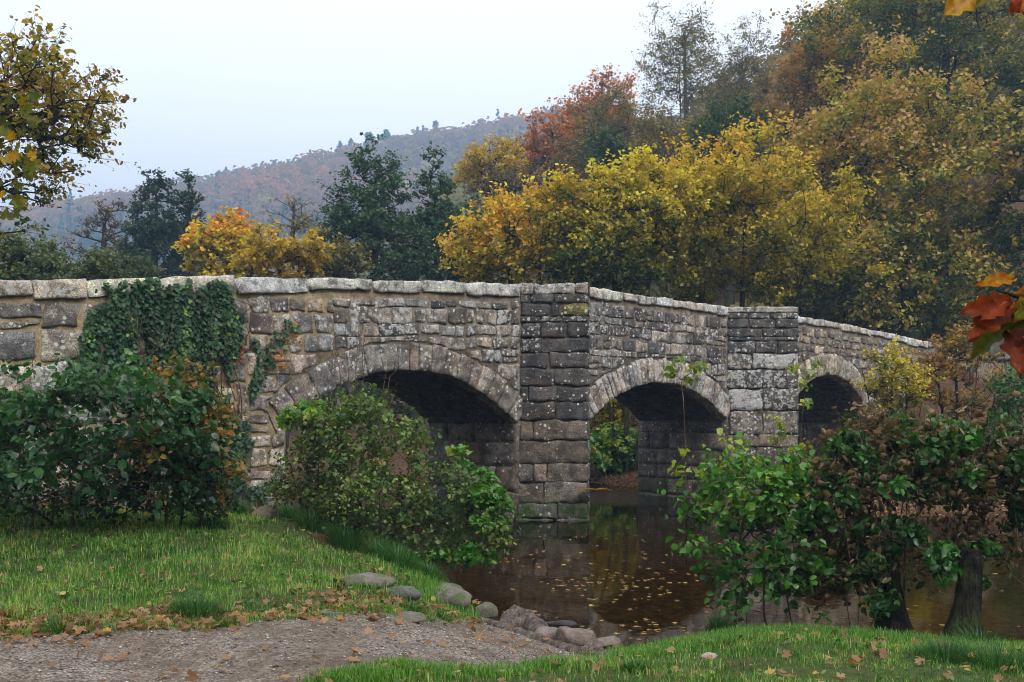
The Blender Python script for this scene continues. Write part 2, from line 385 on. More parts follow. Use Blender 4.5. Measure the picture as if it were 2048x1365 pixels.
RNG = np.random.default_rng(7)
def chaikin(P, n=2):
    for _ in range(n):
        Q = np.roll(P, -1, 0); P = np.stack([0.85*P+0.15*Q, 0.15*P+0.85*Q], 1).reshape(-1, 2)
    return P
def stone(name, corners, frame, parent, color, lichen, bulge=0.016, deep=0.12, proud=0.0, rnd=2, jit=0.012, merge=None):
    """one facing stone: corners (s,z) counter-clockwise on a wall frame = (origin xy, along xy, outward xy)"""
    o2, al, ou = frame; P = np.array(corners, float)
    size = min(np.ptp(P[:, 0]), np.ptp(P[:, 1]))
    if size < 0.03: return None
    jit = min(jit, size*0.07)
    # add mid points on long edges so that the outline wobbles
    Q = []
    for i in range(len(P)):
        a, b = P[i], P[(i+1) % len(P)]; L = np.linalg.norm(b-a); Q.append(a+RNG.normal(0, jit, 2))
        for q in range(int(L//0.17)): Q.append(a+(b-a)*(q+1)/(int(L//0.17)+1)+RNG.normal(0, jit, 2))
    B = chaikin(np.array(Q), 1 if rnd < 2 else 2)
    if len(B) > 34: B = B[::2]
    c = B.mean(0); n = len(B); bulge = min(bulge, size*0.22)*RNG.uniform(0.6, 1.25)
    tilt = RNG.normal(0, 0.05, 2); sd_ = RNG.uniform(0, 50)
    rings = []
    for sc_, v in ((1.0, deep), (1.0, 0.008), (max(0.82, 1-0.013/size), -bulge*0.62), (0.66, -bulge), (0.33, -bulge*1.05)):
        R = c+(B-c)*sc_
        vv = np.full(n, v-proud)
        if v < 0: vv = vv+np.array([mnoise.noise(Vector((q[0]*5+sd_, q[1]*5, sd_))) for q in R])*min(0.016, bulge*0.5)+((R-c)@tilt)*0.5
        rings.append(np.stack([R[:, 0], R[:, 1], vv], 1))
    L = np.concatenate(rings+[np.array([[c[0], c[1], -bulge*1.05-proud]])])
    X = o2[0]+al[0]*L[:, 0]-ou[0]*L[:, 2]; Y = o2[1]+al[1]*L[:, 0]-ou[1]*L[:, 2]
    W = np.stack([X, Y, L[:, 1]], 1)
    T = []
    for r in range(4):
        for i in range(n):
            j = (i+1) % n; a, b = r*n+i, r*n+j
            T += [(a, b, b+n), (a, b+n, a+n)]
    for i in range(n): T.append((4*n+i, 4*n+(i+1) % n, 5*n))
    T = np.array(T)
    if merge is not None: merge.append((W, T)); return None
    loc = np.array([o2[0]+al[0]*c[0], o2[1]+al[1]*c[0], c[1]])
    o = link(name, tri_mesh(name, W-loc, T, M['stone'], smooth=True), parent)
    o.location = loc-np.array(parent_world(parent)); o.color = (*color, lichen)
    return o
def parent_world(p):
    w = np.zeros(3)
    while p is not None: w += np.array(p.location); p = p.parent
    return w
def vary(c, a=0.25):
    k = math.exp(RNG.normal(0, a)); w = RNG.normal(0, 0.05); return tuple(min(0.6, max(0.02, q*k*m)) for q, m in zip(c, (1+w, 1, 1-w)))
def part(name, parent=bridge, loc=None):
    return empty(name, (0, 0, 0) if loc is None else loc, parent=parent)
FRONT = (BO, BD, BN)
face_wall = part('spandrel_wall')
# which (s,z) points belong to arch openings or their rings
def push(P):
    P = P.copy()
    for a, tk in zip(ARCH, RING):
        c0, cz, R = circ(a); g = R+tk+0.02; half = math.asin(min(1, (a[1]-a[0])/2/R))+0.02
        d = P-np.array([c0, cz]); r = np.hypot(d[:, 0], d[:, 1]); th = np.abs(np.arctan2(d[:, 0], d[:, 1]))
        m = (r < g) & (th <= half)
        P[m] = np.array([c0, cz])+d[m]/r[m, None]*g
        m2 = (~m) & (P[:, 0] > a[0]) & (P[:, 0] < a[1]) & (P[:, 1] < a[2]+0.3)
        P[m2, 0] = np.where(P[m2, 0] < c0, a[0]-0.03, a[1]+0.03)
    return P
def in_ring(s, z):
    for a, tk in zip(ARCH, RING):
        c0, cz, R = circ(a); half = math.asin(min(1, (a[1]-a[0])/2/R))
        if math.hypot(s-c0, z-cz) < R+tk-0.03 and abs(math.atan2(s-c0, z-cz)) < half+0.01: return True
        if a[0]-0.04 < s < a[1]+0.04 and z < a[2]: return True
    return False
def area(P): x, y = P[:, 0], P[:, 1]; return 0.5*abs(np.dot(x, np.roll(y, -1))-np.dot(y, np.roll(x, -1)))
wall_list = []
def rubble(s0, s1, zlo, ratio_hi, hs, ws, gap, col, lich, blocky=0.12):
    """coursed rubble between s0 and s1, courses following the fall of the parapet"""
    zref = float(ztop((s0+s1)/2)); t_ = ratio_hi*zref
    while t_ > zlo:
        h = RNG.uniform(*hs); lo = max(t_-h, zlo)
        if lo-zlo < 0.10: lo = zlo
        s = s0; off = RNG.normal(0, 0.012, 50)
        while s < s1-0.05:
            w = RNG.uniform(*ws)*(1.0 if h > 0.2 else 1.15); e = min(s+w, s1)
            if s1-e < 0.16: e = s1
            cells = [(s, e, lo, t_)]
            if h > 0.26 and RNG.random() < blocky:
                m = lo+(t_-lo)*RNG.uniform(0.4, 0.6); cells = [(s, e, lo, m), (s, e, m, t_)]
            elif w > 0.5 and RNG.random() < 0.15:
                m = s+(e-s)*RNG.uniform(0.3, 0.7); cells = [(s, m, lo, t_), (m, e, lo, t_)]
            for a, b, c, d in cells:
                g = gap*RNG.uniform(0.6, 1.5)/2
                f = lambda q, zz: zz*float(ztop(q))/zref
                P = np.array([(a+g, f(a, c)+g), (b-g, f(b, c)+g), (b-g, f(b, d)-g), (a+g, f(a, d)-g)])+RNG.normal(0, 0.02, (4, 2))
                cen = P.mean(0)
                if in_ring(*cen): continue
                dense = np.concatenate([P[i]+(P[(i+1) % 4]-P[i])*np.linspace(0, 1, 4, endpoint=False)[:, None] for i in range(4)])
                D2 = push(dense)
                if np.abs(D2-dense).max() > 1e-6:
                    # keep the clipped outline
                    P = D2
                if area(P) < 0.006: continue
                wall_list.append((area(P), P, vary(col(cen) if callable(col) else col), max(0, (lich(cen) if callable(lich) else lich)+RNG.normal(0, 0.10))))
            s = e
        t_ = lo
GREY, WARM, DARK, TAN, PINK = (0.25, 0.232, 0.21), (0.29, 0.256, 0.215), (0.12, 0.112, 0.106), (0.36, 0.315, 0.24), (0.31, 0.24, 0.20)
def pick(*cs):
    def f(cen): return cs[RNG.integers(len(cs))]
    return f
rubble(-12.5, -6.55, 0.3, 0.925, (0.30, 0.52), (0.45, 0.95), 0.055, pick(TAN, (.26, .225, .185), PINK, WARM, TAN, GREY), 0.36, 0.1)
rubble(-6.55, -4.8, 0.3, 0.93, (0.24, 0.46), (0.28, 0.55), 0.05, pick(TAN, WARM, PINK, GREY, TAN), 0.34, 0.2)
rubble(-4.8, -0.02, 2.0, 0.925, (0.14, 0.34), (0.20, 0.66), 0.034, pick(GREY, GREY, DARK, WARM), 0.46, 0.14)
rubble(2.2, 7.74, 2.0, 0.94, (0.14, 0.32), (0.18, 0.60), 0.030, pick(GREY, DARK, DARK, WARM), 0.44, 0.14)
rubble(10.58, 24, 1.2, 0.945, (0.20, 0.36), (0.28, 0.6), 0.07, pick(TAN, WARM, GREY, TAN), 0.28, 0.14)
def visible_rank(item):
    a, P = item[0], item[1]; s = P[:, 0].mean(); z = P[:, 1].mean(); Zd = 22+0.679*s
    return a/Zd**2*(0.05 if s < -11 or s > 20.5 or z < 0.4 else 1)
wall_list.sort(key=visible_rank, reverse=True)
rest = []
for k, (a, P, c, l) in enumerate(wall_list):
    if k < 300: stone('stone', P, FRONT, face_wall, c, l, rnd=1, jit=.016)
    else: stone('stone', P, FRONT, face_wall, c, l, merge=rest)
if rest:
    V, T = join(rest); o = link('small_stones', tri_mesh('small_stones', V-bl, T, M['stone'], smooth=True), face_wall); o['kind'] = 'stuff'; o.color = (0.2, 0.18, 0.155, 0.4)

# arch rings
for ai, (a, tk) in enumerate(zip(ARCH, RING)):
    ring = part('arch_ring'); c0, cz, R = circ(a); half = math.asin((a[1]-a[0])/2/R); th = -half
    wr = [(0.19, 0.40), (0.13, 0.25), (0.15, 0.30)][ai]
    base = [(0.26, 0.23, 0.195), (0.38, 0.335, 0.29), (0.44, 0.385, 0.30)][ai]
    while th < half-1e-3:
        w = RNG.uniform(*wr)*(1.35 if (ai == 0 and th < -half*0.45) else 1)/R; e = th+w
        if half-e < 0.09/R*1.2: e = half
        g = 0.007/R*RNG.uniform(0.7, 1.6); ro = R+tk*RNG.uniform(0.90, 1.02); ri = R+RNG.uniform(-0.025, 0.012)
        pt = lambda r, q: (c0+r*math.sin(q), cz+r*math.cos(q))
        m = (th+e)/2
        P = [pt(ri, e-g), pt(ro, e-g), pt(ro, m), pt(ro, th+g), pt(ri, th+g), pt(ri, m)]
        stone('voussoir', P, FRONT, ring, vary(base, [.13, .2, .2][ai]), [0.36, 0.50, 0.34][ai]+RNG.normal(0, 0.07), bulge=0.028, deep=0.34, proud=0.012, rnd=1, jit=0.008)
        th = e

# coping along the parapet
par = part('parapet'); s = -12.5
while s < 25:
    if 0.02 < s < 2.1: s = 2.2
    if 7.72 < s < 10.5: s = 10.6
    w = RNG.uniform(0.75, 1.5) if s < 0 else (RNG.uniform(0.4, 0.75) if s < 9 else RNG.uniform(0.55, 1.0)); e = s+w
    for lim in (0.0, 7.75):
        if s < lim < e+0.25: e = lim
    h = RNG.uniform(0.20, 0.33) if s < 0 else RNG.uniform(0.17, 0.26)
    P = [(s+0.012, float(ztop(s))-h), (e-0.012, float(ztop(e))-h*RNG.uniform(0.85, 1.1)), (e-0.012, float(ztop(e))+RNG.normal(0, 0.012)), (s+0.012, float(ztop(s))+RNG.normal(0, 0.012))]
    stone('coping_stone', P, FRONT, par, vary((0.58, 0.53, 0.45) if s > -7 else (0.56, 0.49, 0.38), 0.12), 0.54, bulge=0.022, deep=0.46, proud=0.03, rnd=1, jit=0.011)
    s = e

# pointed cutwater piers
def pier(sL, b, wpx, tops, splits, zsc, Zd, dark, lich_hi, label):
    L = np.array(bp(sL)[:2]); R_ = np.array(bp(sL+b)[:2])
    A = np.array([L[0]+wpx, L[1]-0.04])
    pr = part('cutwater_pier'); pr['label'] = label
    zt = zsc(tops[0])-0.05
    al = (A-L)/np.linalg.norm(A-L); ou = np.array([al[1], -al[0]]); W = np.linalg.norm(A-L)
    al2 = (R_-A)/np.linalg.norm(R_-A); ou2 = np.array([al2[1], -al2[0]]); W2 = np.linalg.norm(R_-A)
    ins = lambda p: p+(((L+R_)/2-A)/np.linalg.norm((L+R_)/2-A))*0.06
    tri = [L+np.array([0.03, 0.06]), ins(A), R_+np.array([-0.03, 0.02]), (L+R_)/2-BN*0.5]
    V = np.array([(p[0], p[1], z) for z in (-0.8, zt) for p in tri])-bl
    T = []
    for i in range(4):
        j = (i+1) % 4; T += [(i, j, j+4), (i, j+4, i+4)]
    T += [(4, 5, 6), (4, 6, 7)]
    link('pier_core', tri_mesh('pier_core', V, T, M['mortar']), pr)
    f1, f2 = (L, al, ou), (A, al2, ou2)
    for ci, sp in enumerate(splits):
        z1, z0 = zsc(tops[ci]), zsc(tops[ci+1])
        last = ci == len(splits)-1
        for a, b2 in zip(sp[:-1], sp[1:]):
            g = 0.010
            P = [(a*W+g, z0+g), (b2*W-(0.0 if b2 >= 1 else g), z0+g), (b2*W-(0.0 if b2 >= 1 else g), z1-g), (a*W+g, z1-g)]
            c = vary((0.34, 0.31, 0.27), 0.1) if ci == 0 else vary(dark if z0 > 2.1 else (0.16, 0.135, 0.11), 0.22)
            if ci == 2 and b2 >= 1 and sL < 1: c = (0.17, 0.15, 0.03)
            l = 0.55 if ci == 0 else lich_hi(z0)+RNG.normal(0, 0.08)
            stone('pier_block', P, f1, pr, c, max(0, l), bulge=0.018 if z1-z0 > 0.3 else 0.014, deep=0.25, proud=0.10 if (last or z1 < 0.55) else 0.0, rnd=2, jit=0.018)
        m = RNG.uniform(0.4, 0.6)
        for a, b2 in ((0, m), (m, 1)):
            P = [(a*W2+0.012, z0+0.01), (b2*W2-0.012, z0+0.01), (b2*W2-0.012, z1-0.01), (a*W2+0.012, z1-0.01)]
            stone('pier_block', P, f2, pr, vary(dark, 0.2), 0.4, bulge=0.04, deep=0.2)
z1f = lambda yz: EYE+(HZ-(530+yz/2.626))*22.0/F
z2f = lambda yz: EYE+(HZ-(530+yz/2.626))*27.28/F
pier(0.0, 2.17, 1.48, [95,155,202,270,302,382,460,542,637,718,818,924,1044,1142,1252,1330,1480],
     [(0,.2,.68,.82,1),(0,.15,.5,1),(0,.45,.6,1),(0,.3,.62,1),(0,.3,.7,1),(0,.3,1),(0,.42,1),(0,.5,1),(0,.12,.55,1),(0,.52,1),(0,.2,1),(-.03,1),(-.03,.2,.4,1),(-.05,.35,1),(-.05,.55,1),(-.05,.5,1)],
     z1f, 22.0, (0.088, 0.082, 0.078), lambda z: 0.36 if z > 2.2 else 0.16, 'dark stained pier with mossy foot standing in the river')
pier(7.76, 2.8, 1.91, [220,253,284,334,379,401,466,549,650,766,892,958,1062,1172,1290,1420],
     [(-.01,.38,1.01),(0,.3,.6,1),(0,.3,.68,1),(0,.5,.8,1),(0,.5,1),(0,.4,.7,1),(0,.35,1),(0,.5,1),(.02,.5,1),(.02,.5,1),(0,.45,1),(0,.4,1),(0,.6,1),(0,.5,1),(0,.4,1)],
     z2f, 27.28, (0.095, 0.09, 0.086), lambda z: 0.62 if 2.0 < z < 3.7 else 0.40, 'pier splashed with white lichen behind the green bush')

# big blocks lining the insides of the arches, seen through the openings
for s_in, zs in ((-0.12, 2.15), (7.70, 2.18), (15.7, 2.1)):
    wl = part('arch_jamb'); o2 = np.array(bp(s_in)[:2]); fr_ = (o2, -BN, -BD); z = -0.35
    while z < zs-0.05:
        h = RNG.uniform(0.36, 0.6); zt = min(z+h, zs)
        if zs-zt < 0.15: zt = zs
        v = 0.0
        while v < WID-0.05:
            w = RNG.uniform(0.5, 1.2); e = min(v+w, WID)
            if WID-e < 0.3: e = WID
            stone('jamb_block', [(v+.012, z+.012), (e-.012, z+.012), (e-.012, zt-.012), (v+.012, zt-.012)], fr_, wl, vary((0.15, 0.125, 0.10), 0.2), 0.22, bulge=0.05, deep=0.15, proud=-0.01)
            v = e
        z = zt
# vault stones: courses running through the barrels
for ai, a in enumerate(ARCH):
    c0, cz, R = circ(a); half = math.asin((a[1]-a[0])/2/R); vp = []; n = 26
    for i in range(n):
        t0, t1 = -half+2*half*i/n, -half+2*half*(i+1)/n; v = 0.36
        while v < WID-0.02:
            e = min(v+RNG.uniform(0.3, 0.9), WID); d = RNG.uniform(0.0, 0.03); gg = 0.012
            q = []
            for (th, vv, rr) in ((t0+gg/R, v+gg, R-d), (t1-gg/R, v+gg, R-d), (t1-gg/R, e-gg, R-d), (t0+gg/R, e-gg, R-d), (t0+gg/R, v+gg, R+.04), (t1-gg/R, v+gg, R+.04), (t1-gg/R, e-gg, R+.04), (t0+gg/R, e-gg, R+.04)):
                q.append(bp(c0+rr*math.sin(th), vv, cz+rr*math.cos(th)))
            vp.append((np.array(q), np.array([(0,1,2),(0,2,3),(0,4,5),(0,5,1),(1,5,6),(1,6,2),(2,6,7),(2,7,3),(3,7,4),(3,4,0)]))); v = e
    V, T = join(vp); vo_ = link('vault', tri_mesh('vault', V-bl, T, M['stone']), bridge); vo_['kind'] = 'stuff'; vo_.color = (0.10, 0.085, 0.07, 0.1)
# ------------------------------------------------------------------ leaves, trees, bushes
def fan(n): return [(0, i, i+1) for i in range(1, n-1)]
KITE = (np.array([(0, 0, 0), (.5, .36, .10), (1, 0, 0), (.5, -.36, .10)]), np.array([(0, 1, 2), (0, 2, 3)]))
ROUND = (np.array([(0, 0, 0), (.5, 0, -.05), (1, 0, -.10), (.22, .34, .05), (.72, .38, .02), (.22, -.34, .05), (.72, -.38, .02)]),
         np.array([(0, 1, 3), (1, 4, 3), (1, 2, 4), (0, 5, 1), (1, 5, 6), (1, 6, 2)]))
CURL = (np.array([(0, 0, 0), (.5, 0, -.16), (1, 0, .05), (.25, .16, .20), (.75, .14, .18), (.25, -.16, .20), (.75, -.14, .18)]), ROUND[1])
def maple_tpl():
    half = [(14, .47), (30, .38), (46, .56), (60, .45), (78, .33), (100, .46), (120, .34), (150, .22)]
    out = [(-a, r) for a, r in half[::-1]]+[(0, .62)]+half; pts = [(0.0, 0.0, -.04)]
    for a, r in out: pts.append((r*math.cos(math.radians(a)), r*math.sin(math.radians(a)), .22*(r-.4)*r*0+.05*abs(math.sin(math.radians(a)))))
    n = len(out); return (np.array(pts), np.array([(0, i, i+1) for i in range(1, n)]))
MAPLE = maple_tpl()
def leaves(rng, P, N, L, tpl, droop=0.3, aspect=1.0, Tdir=None, var=False):
    n = len(P); N = unit(N); r = rand_dirs(rng, n); r[:, 2] -= droop
    if Tdir is not None: r = r*.7+Tdir
    Tn = unit(r-N*np.sum(r*N, 1, keepdims=True)); B = np.cross(N, Tn)
    pts, tr = tpl; k = len(pts)
    Q = pts*np.array([1, aspect, 1]); Q = Q-np.array([Q[:, 0].mean(), 0, 0]); Q = np.repeat(Q[None], n, 0)
    if var:      # no two leaves alike: narrower or broader, flat, cupped or folded
        Q[:, :, 1] *= rng.uniform(.7, 1.15, n)[:, None]; Q[:, :, 2] *= rng.normal(1.2, 1.3, n)[:, None]; Q[:, :, 2] += (Q[:, :, 0]**2)*rng.normal(-.25, .3, n)[:, None]
    L = np.broadcast_to(np.asarray(L, float), (n,))[:, None, None]
    V = P[:, None]+L*(Q[..., 0:1]*Tn[:, None]+Q[..., 1:2]*B[:, None]+Q[..., 2:3]*N[:, None])
    T = tr[None]+(np.arange(n)*k)[:, None, None]
    return V.reshape(-1, 3), T.reshape(-1, 3), len(tr)
def sprays(rng, clumps, cr, center, T, up=.35, out=.8):
    """twig tips of every clump, reaching outward and upward"""
    n = len(clumps); o = unit(clumps-center)[:, None]; d = rng.normal(size=(n, T, 3)); d = unit(d); d = unit(d*.9+o*out+np.array([0, 0, up]))
    return clumps[:, None]+d*cr[:, None, None]*rng.uniform(.65, 1.45, (n, T, 1))
def grow(rng, trunks, clumps, r_base, r_tip, bow=0.22):
    """grow limbs from trunk polylines out to every clump; returns node arrays"""
    pos, par = [], []
    for tr in trunks:
        for i, p in enumerate(tr):
            par.append(-1 if i == 0 else len(pos)-1); pos.append(np.array(p, float))
    start = [i for i in range(len(pos))]
    base = np.mean([t[0] for t in trunks], 0)
    order = np.argsort(np.linalg.norm(clumps-np.mean([t[-1] for t in trunks], 0), axis=1))
    ends = []
    for ci in order:
        c = clumps[ci]; A = np.array(pos); d = np.linalg.norm(A-c, axis=1)
        cost = d+1.3*np.maximum(0, A[:, 2]-c[2]+0.35*d)+0.10*np.linalg.norm(A-base, axis=1)
        cost[[i for i, p in enumerate(par) if p == -1]] += 0.5*d[[i for i, p in enumerate(par) if p == -1]]
        k = int(np.argmin(cost)); a = pos[k]; dist = d[k]; off = rng.normal(0, 0.10, 3)*dist+np.array([0, 0, -bow*dist*0.5+bow*dist*rng.uniform(0, 1)])
        m = max(2, min(6, int(dist/0.6))); prev = k
        for q in range(1, m+1):
            t_ = q/m; p = a+(c-a)*t_+off*4*t_*(1-t_)*0.5+rng.normal(0, 0.03*dist/m, 3)
            pos.append(p if q < m else c); par.append(prev); prev = len(pos)-1
        ends.append(prev)
    pos = np.array(pos); par = np.array(par); cnt = np.zeros(len(pos))
    for e in ends: cnt[e] += 1
    for i in range(len(pos)-1, -1, -1):
        if par[i] >= 0: cnt[par[i]] += cnt[i]
    rad = np.maximum(r_tip, r_base*(np.maximum(cnt, 0.3)/max(cnt.max(), 1))**0.55)
    return pos, par, rad
def branch_mesh(rng, pos, par, rad, clumps, cr, tips, r_tw, sub=2):
    e = np.where(par >= 0)[0]; parts = []
    for big in (True, False):
        q = e[(rad[e] > .05) == big]
        if len(q): parts.append(tubes(pos[par[q]], pos[q], np.minimum(rad[par[q]], rad[q]*1.5), rad[q], 7 if big else 4))
    T = tips.shape[1]; n = len(clumps)*T; c = np.repeat(clumps, T, 0); R = np.repeat(cr, T); tip = tips.reshape(-1, 3)
    parts.append(tubes(c, tip, r_tw*1.3, r_tw*0.5, 3))
    for _ in range(sub):
        f = rng.uniform(0.3, 0.9, n)[:, None]; st = c+(tip-c)*f; dd = unit(unit(tip-c)+0.9*rand_dirs(rng, n))
        parts.append(tubes(st, st+dd*R[:, None]*rng.uniform(0.25, 0.6, n)[:, None], r_tw*0.8, r_tw*0.4, 3))
    return join(parts)
def clump_field(rng, ells, n, mind):
    """clump centres spread through a union of ellipsoids, denser towards the outside"""
    vol = np.array([e[3]*e[4]*e[5] for e in ells]); pr = vol/vol.sum(); out = []
    tries = 0
    while len(out) < n and tries < n*40:
        tries += 1; e = ells[rng.choice(len(ells), p=pr)]; d = rng.normal(size=3); d /= np.linalg.norm(d)
        p = np.array(e[:3])+d*np.array(e[3:])*rng.uniform(0.25, 1.0)**0.5
        if out and np.min(np.linalg.norm(np.array(out)-p, axis=1)) < mind: continue
        out.append(p)
    return np.array(out)
def foliage(rng, clumps, cr, n_leaf, L, tpl, flat=0.62, up=0.5, tint=(0.0, 0.35, 0.35, 0.3), droop=0.3, aspect=1.0, zr=None, sx=None, tips=None, turn=0.0, tight=.16):
    k = rng.choice(len(clumps), n_leaf, p=cr**2/np.sum(cr**2)); d = rand_dirs(rng, n_leaf); Td = None
    if tips is None:
        f = rng.uniform(0, 1, n_leaf)**0.42; P = clumps[k]+d*f[:, None]*cr[k][:, None]*np.array([1, 1, flat]); N = 0.45*d+0.8*rand_dirs(rng, n_leaf)+np.array([0, 0, up])
    else:        # leaves set along the twigs of each spray
        q = rng.integers(0, tips.shape[1], n_leaf); tp_ = tips[k, q]; ax = tp_-clumps[k]; f = rng.uniform(.08, 1.05, n_leaf)**.8
        P = clumps[k]+ax*f[:, None]+rng.normal(size=(n_leaf, 3))*(tight*cr[k])[:, None]*np.array([1, 1, .8]); Td = unit(ax)*.8
        N = 0.35*unit(ax)+0.75*rand_dirs(rng, n_leaf)+np.array([0, 0, up])
    LL = L*rng.uniform(0.5, 1.35, n_leaf)
    V, T, per = leaves(rng, P, N, LL, tpl, droop, aspect, Td, var=tpl is not KITE)
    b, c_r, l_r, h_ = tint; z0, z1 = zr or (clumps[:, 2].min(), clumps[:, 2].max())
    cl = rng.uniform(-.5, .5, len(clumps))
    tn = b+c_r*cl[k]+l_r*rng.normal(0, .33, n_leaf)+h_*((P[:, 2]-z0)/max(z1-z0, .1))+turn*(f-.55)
    if sx: tn = tn+sx[0]*((P[:, 0]-sx[1])/sx[2])
    return V, T, np.repeat(np.clip(tn, 0, 1), per)

GD, GM, GL = (0.012, 0.026, 0.007), (0.030, 0.062, 0.014), (0.075, 0.125, 0.022)
YE, YB, GO, OR, RU, BR = (0.40, 0.27, 0.022), (0.58, 0.40, 0.03), (0.30, 0.165, 0.02), (0.45, 0.15, 0.012), (0.27, 0.075, 0.015), (0.125, 0.07, 0.035)
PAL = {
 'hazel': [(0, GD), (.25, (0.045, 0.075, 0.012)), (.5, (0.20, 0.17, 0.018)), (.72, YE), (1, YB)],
 'hazel_orange': [(0, (0.025, 0.05, 0.010)), (.3, (0.10, 0.125, 0.018)), (.6, (0.36, 0.24, 0.02)), (.85, (0.46, 0.19, 0.018)), (1, YB)],
 'gold': [(0, (0.022, 0.038, 0.008)), (.25, (0.08, 0.095, 0.014)), (.55, (0.26, 0.20, 0.02)), (.8, (0.43, 0.30, 0.025)), (1, (0.48, 0.25, 0.03))],
 'sycamore': [(0, (0.025, 0.036, 0.01)), (.3, (0.085, 0.10, 0.018)), (.6, (0.26, 0.20, 0.028)), (.8, (0.33, 0.175, 0.055)), (1, (0.22, 0.13, 0.075))],
 'oak': [(0, (0.010, 0.018, 0.007)), (.4, (0.032, 0.045, 0.012)), (.7, (0.10, 0.092, 0.016)), (1, (0.27, 0.165, 0.02))],
 'oak_orange': [(0, (0.02, 0.025, 0.01)), (.35, (0.075, 0.06, 0.015)), (.7, (0.21, 0.115, 0.018)), (1, (0.31, 0.11, 0.015))],
 'alder': [(0, (0.010, 0.022, 0.010)), (.5, (0.026, 0.052, 0.022)), (1, (0.060, 0.098, 0.036))],
 'birch': [(0, (0.055, 0.05, 0.025)), (.5, (0.115, 0.095, 0.035)), (1, (0.22, 0.15, 0.05))],
 'olive': [(0, (0.03, 0.034, 0.012)), (.5, (0.085, 0.075, 0.022)), (1, (0.21, 0.13, 0.04))],
 'rust': [(0, (0.05, 0.035, 0.012)), (.4, (0.16, 0.085, 0.02)), (.7, RU), (1, OR)],
 'orange': [(0, (0.05, 0.08, 0.012)), (.3, (0.22, 0.2, 0.02)), (.55, YB), (.8, (0.55, 0.24, 0.015)), (1, (0.46, 0.11, 0.012))],
 'yellow': [(0, (0.07, 0.07, 0.012)), (.4, (0.30, 0.20, 0.02)), (.8, YE), (1, (0.50, 0.29, 0.025))],
 'brown': [(0, (0.06, 0.045, 0.035)), (.5, (0.12, 0.085, 0.06)), (1, (0.20, 0.13, 0.08))],
 'dull': [(0, (0.022, 0.034, 0.016)), (.5, (0.05, 0.07, 0.03)), (1, (0.115, 0.125, 0.055))],
 'near_syc': [(0, (0.012, 0.028, 0.008)), (.3, (0.045, 0.075, 0.012)), (.55, (0.22, 0.18, 0.02)), (.8, (0.36, 0.22, 0.02)), (1, (0.15, 0.075, 0.03))],
 'alder_bush': [(0, (0.006, 0.022, 0.008)), (.5, (0.018, 0.062, 0.018)), (.85, (0.045, 0.115, 0.028)), (1, (0.10, 0.17, 0.04))],
 'fresh_bush': [(0, (0.012, 0.045, 0.007)), (.5, (0.035, 0.115, 0.014)), (.85, (0.085, 0.20, 0.022)), (1, (0.24, 0.27, 0.03))],
 'mixed_bush': [(0, (0.012, 0.032, 0.008)), (.45, (0.045, 0.085, 0.018)), (.75, (0.13, 0.17, 0.035)), (1, (0.33, 0.27, 0.045))],
 'bronze': [(0, (0.03, 0.05, 0.012)), (.3, (0.12, 0.10, 0.02)), (.6, (0.30, 0.155, 0.025)), (.85, (0.26, 0.105, 0.035)), (1, (0.25, 0.15, 0.085))],
 'dry': [(0, (0.012, 0.022, 0.007)), (.35, (0.035, 0.062, 0.014)), (.55, (0.09, 0.075, 0.03)), (.8, (0.15, 0.088, 0.05)), (1, (0.26, 0.17, 0.11))],
 'ivy': [(0, (0.006, 0.020, 0.009)), (.6, (0.020, 0.052, 0.022)), (.9, (0.045, 0.088, 0.036)), (1, (0.11, 0.17, 0.03))],
 'fern': [(0, (0.03, 0.065, 0.012)), (.5, (0.09, 0.15, 0.025)), (1, (0.27, 0.25, 0.03))],
 'bracken': [(0, (0.28, 0.13, 0.02)), (1, (0.5, 0.26, 0.03))],
 'grass': [(0, (0.020, 0.050, 0.008)), (.45, (0.050, 0.130, 0.014)), (.8, (0.105, 0.21, 0.026)), (1, (0.28, 0.24, 0.10))],
 'sedge': [(0, (0.012, 0.042, 0.009)), (.6, (0.032, 0.098, 0.018)), (1, (0.075, 0.17, 0.035))],
 'litter': [(0, (0.11, 0.055, 0.026)), (.4, (0.26, 0.125, 0.062)), (.75, (0.40, 0.23, 0.13)), (.92, (0.44, 0.20, 0.05)), (1, (0.52, 0.36, 0.10))],
}
GAIN = dict(hazel=1.5, hazel_orange=1.45, gold=1.5, sycamore=1.7, oak=2.3, oak_orange=2.0, yellow=1.4, orange=1.4, rust=1.7, birch=1.9, olive=1.9, alder=1.6, dull=1.4, brown=1.2, near_syc=1.3, grass=1.75, mixed_bush=1.5, bronze=1.25, ivy=2.1, alder_bush=1.35, fresh_bush=1.3, sedge=1.25, dry=1.2)
for k_, st in PAL.items():
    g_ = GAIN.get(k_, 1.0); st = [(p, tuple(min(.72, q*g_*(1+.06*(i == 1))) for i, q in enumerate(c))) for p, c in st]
    M['leaf_'+k_] = leaf_mat('leaf_'+k_, st, 0.40, 0.03 if 'bush' in k_ else 0.02, 0.4 if 'bush' in k_ else 0.5)

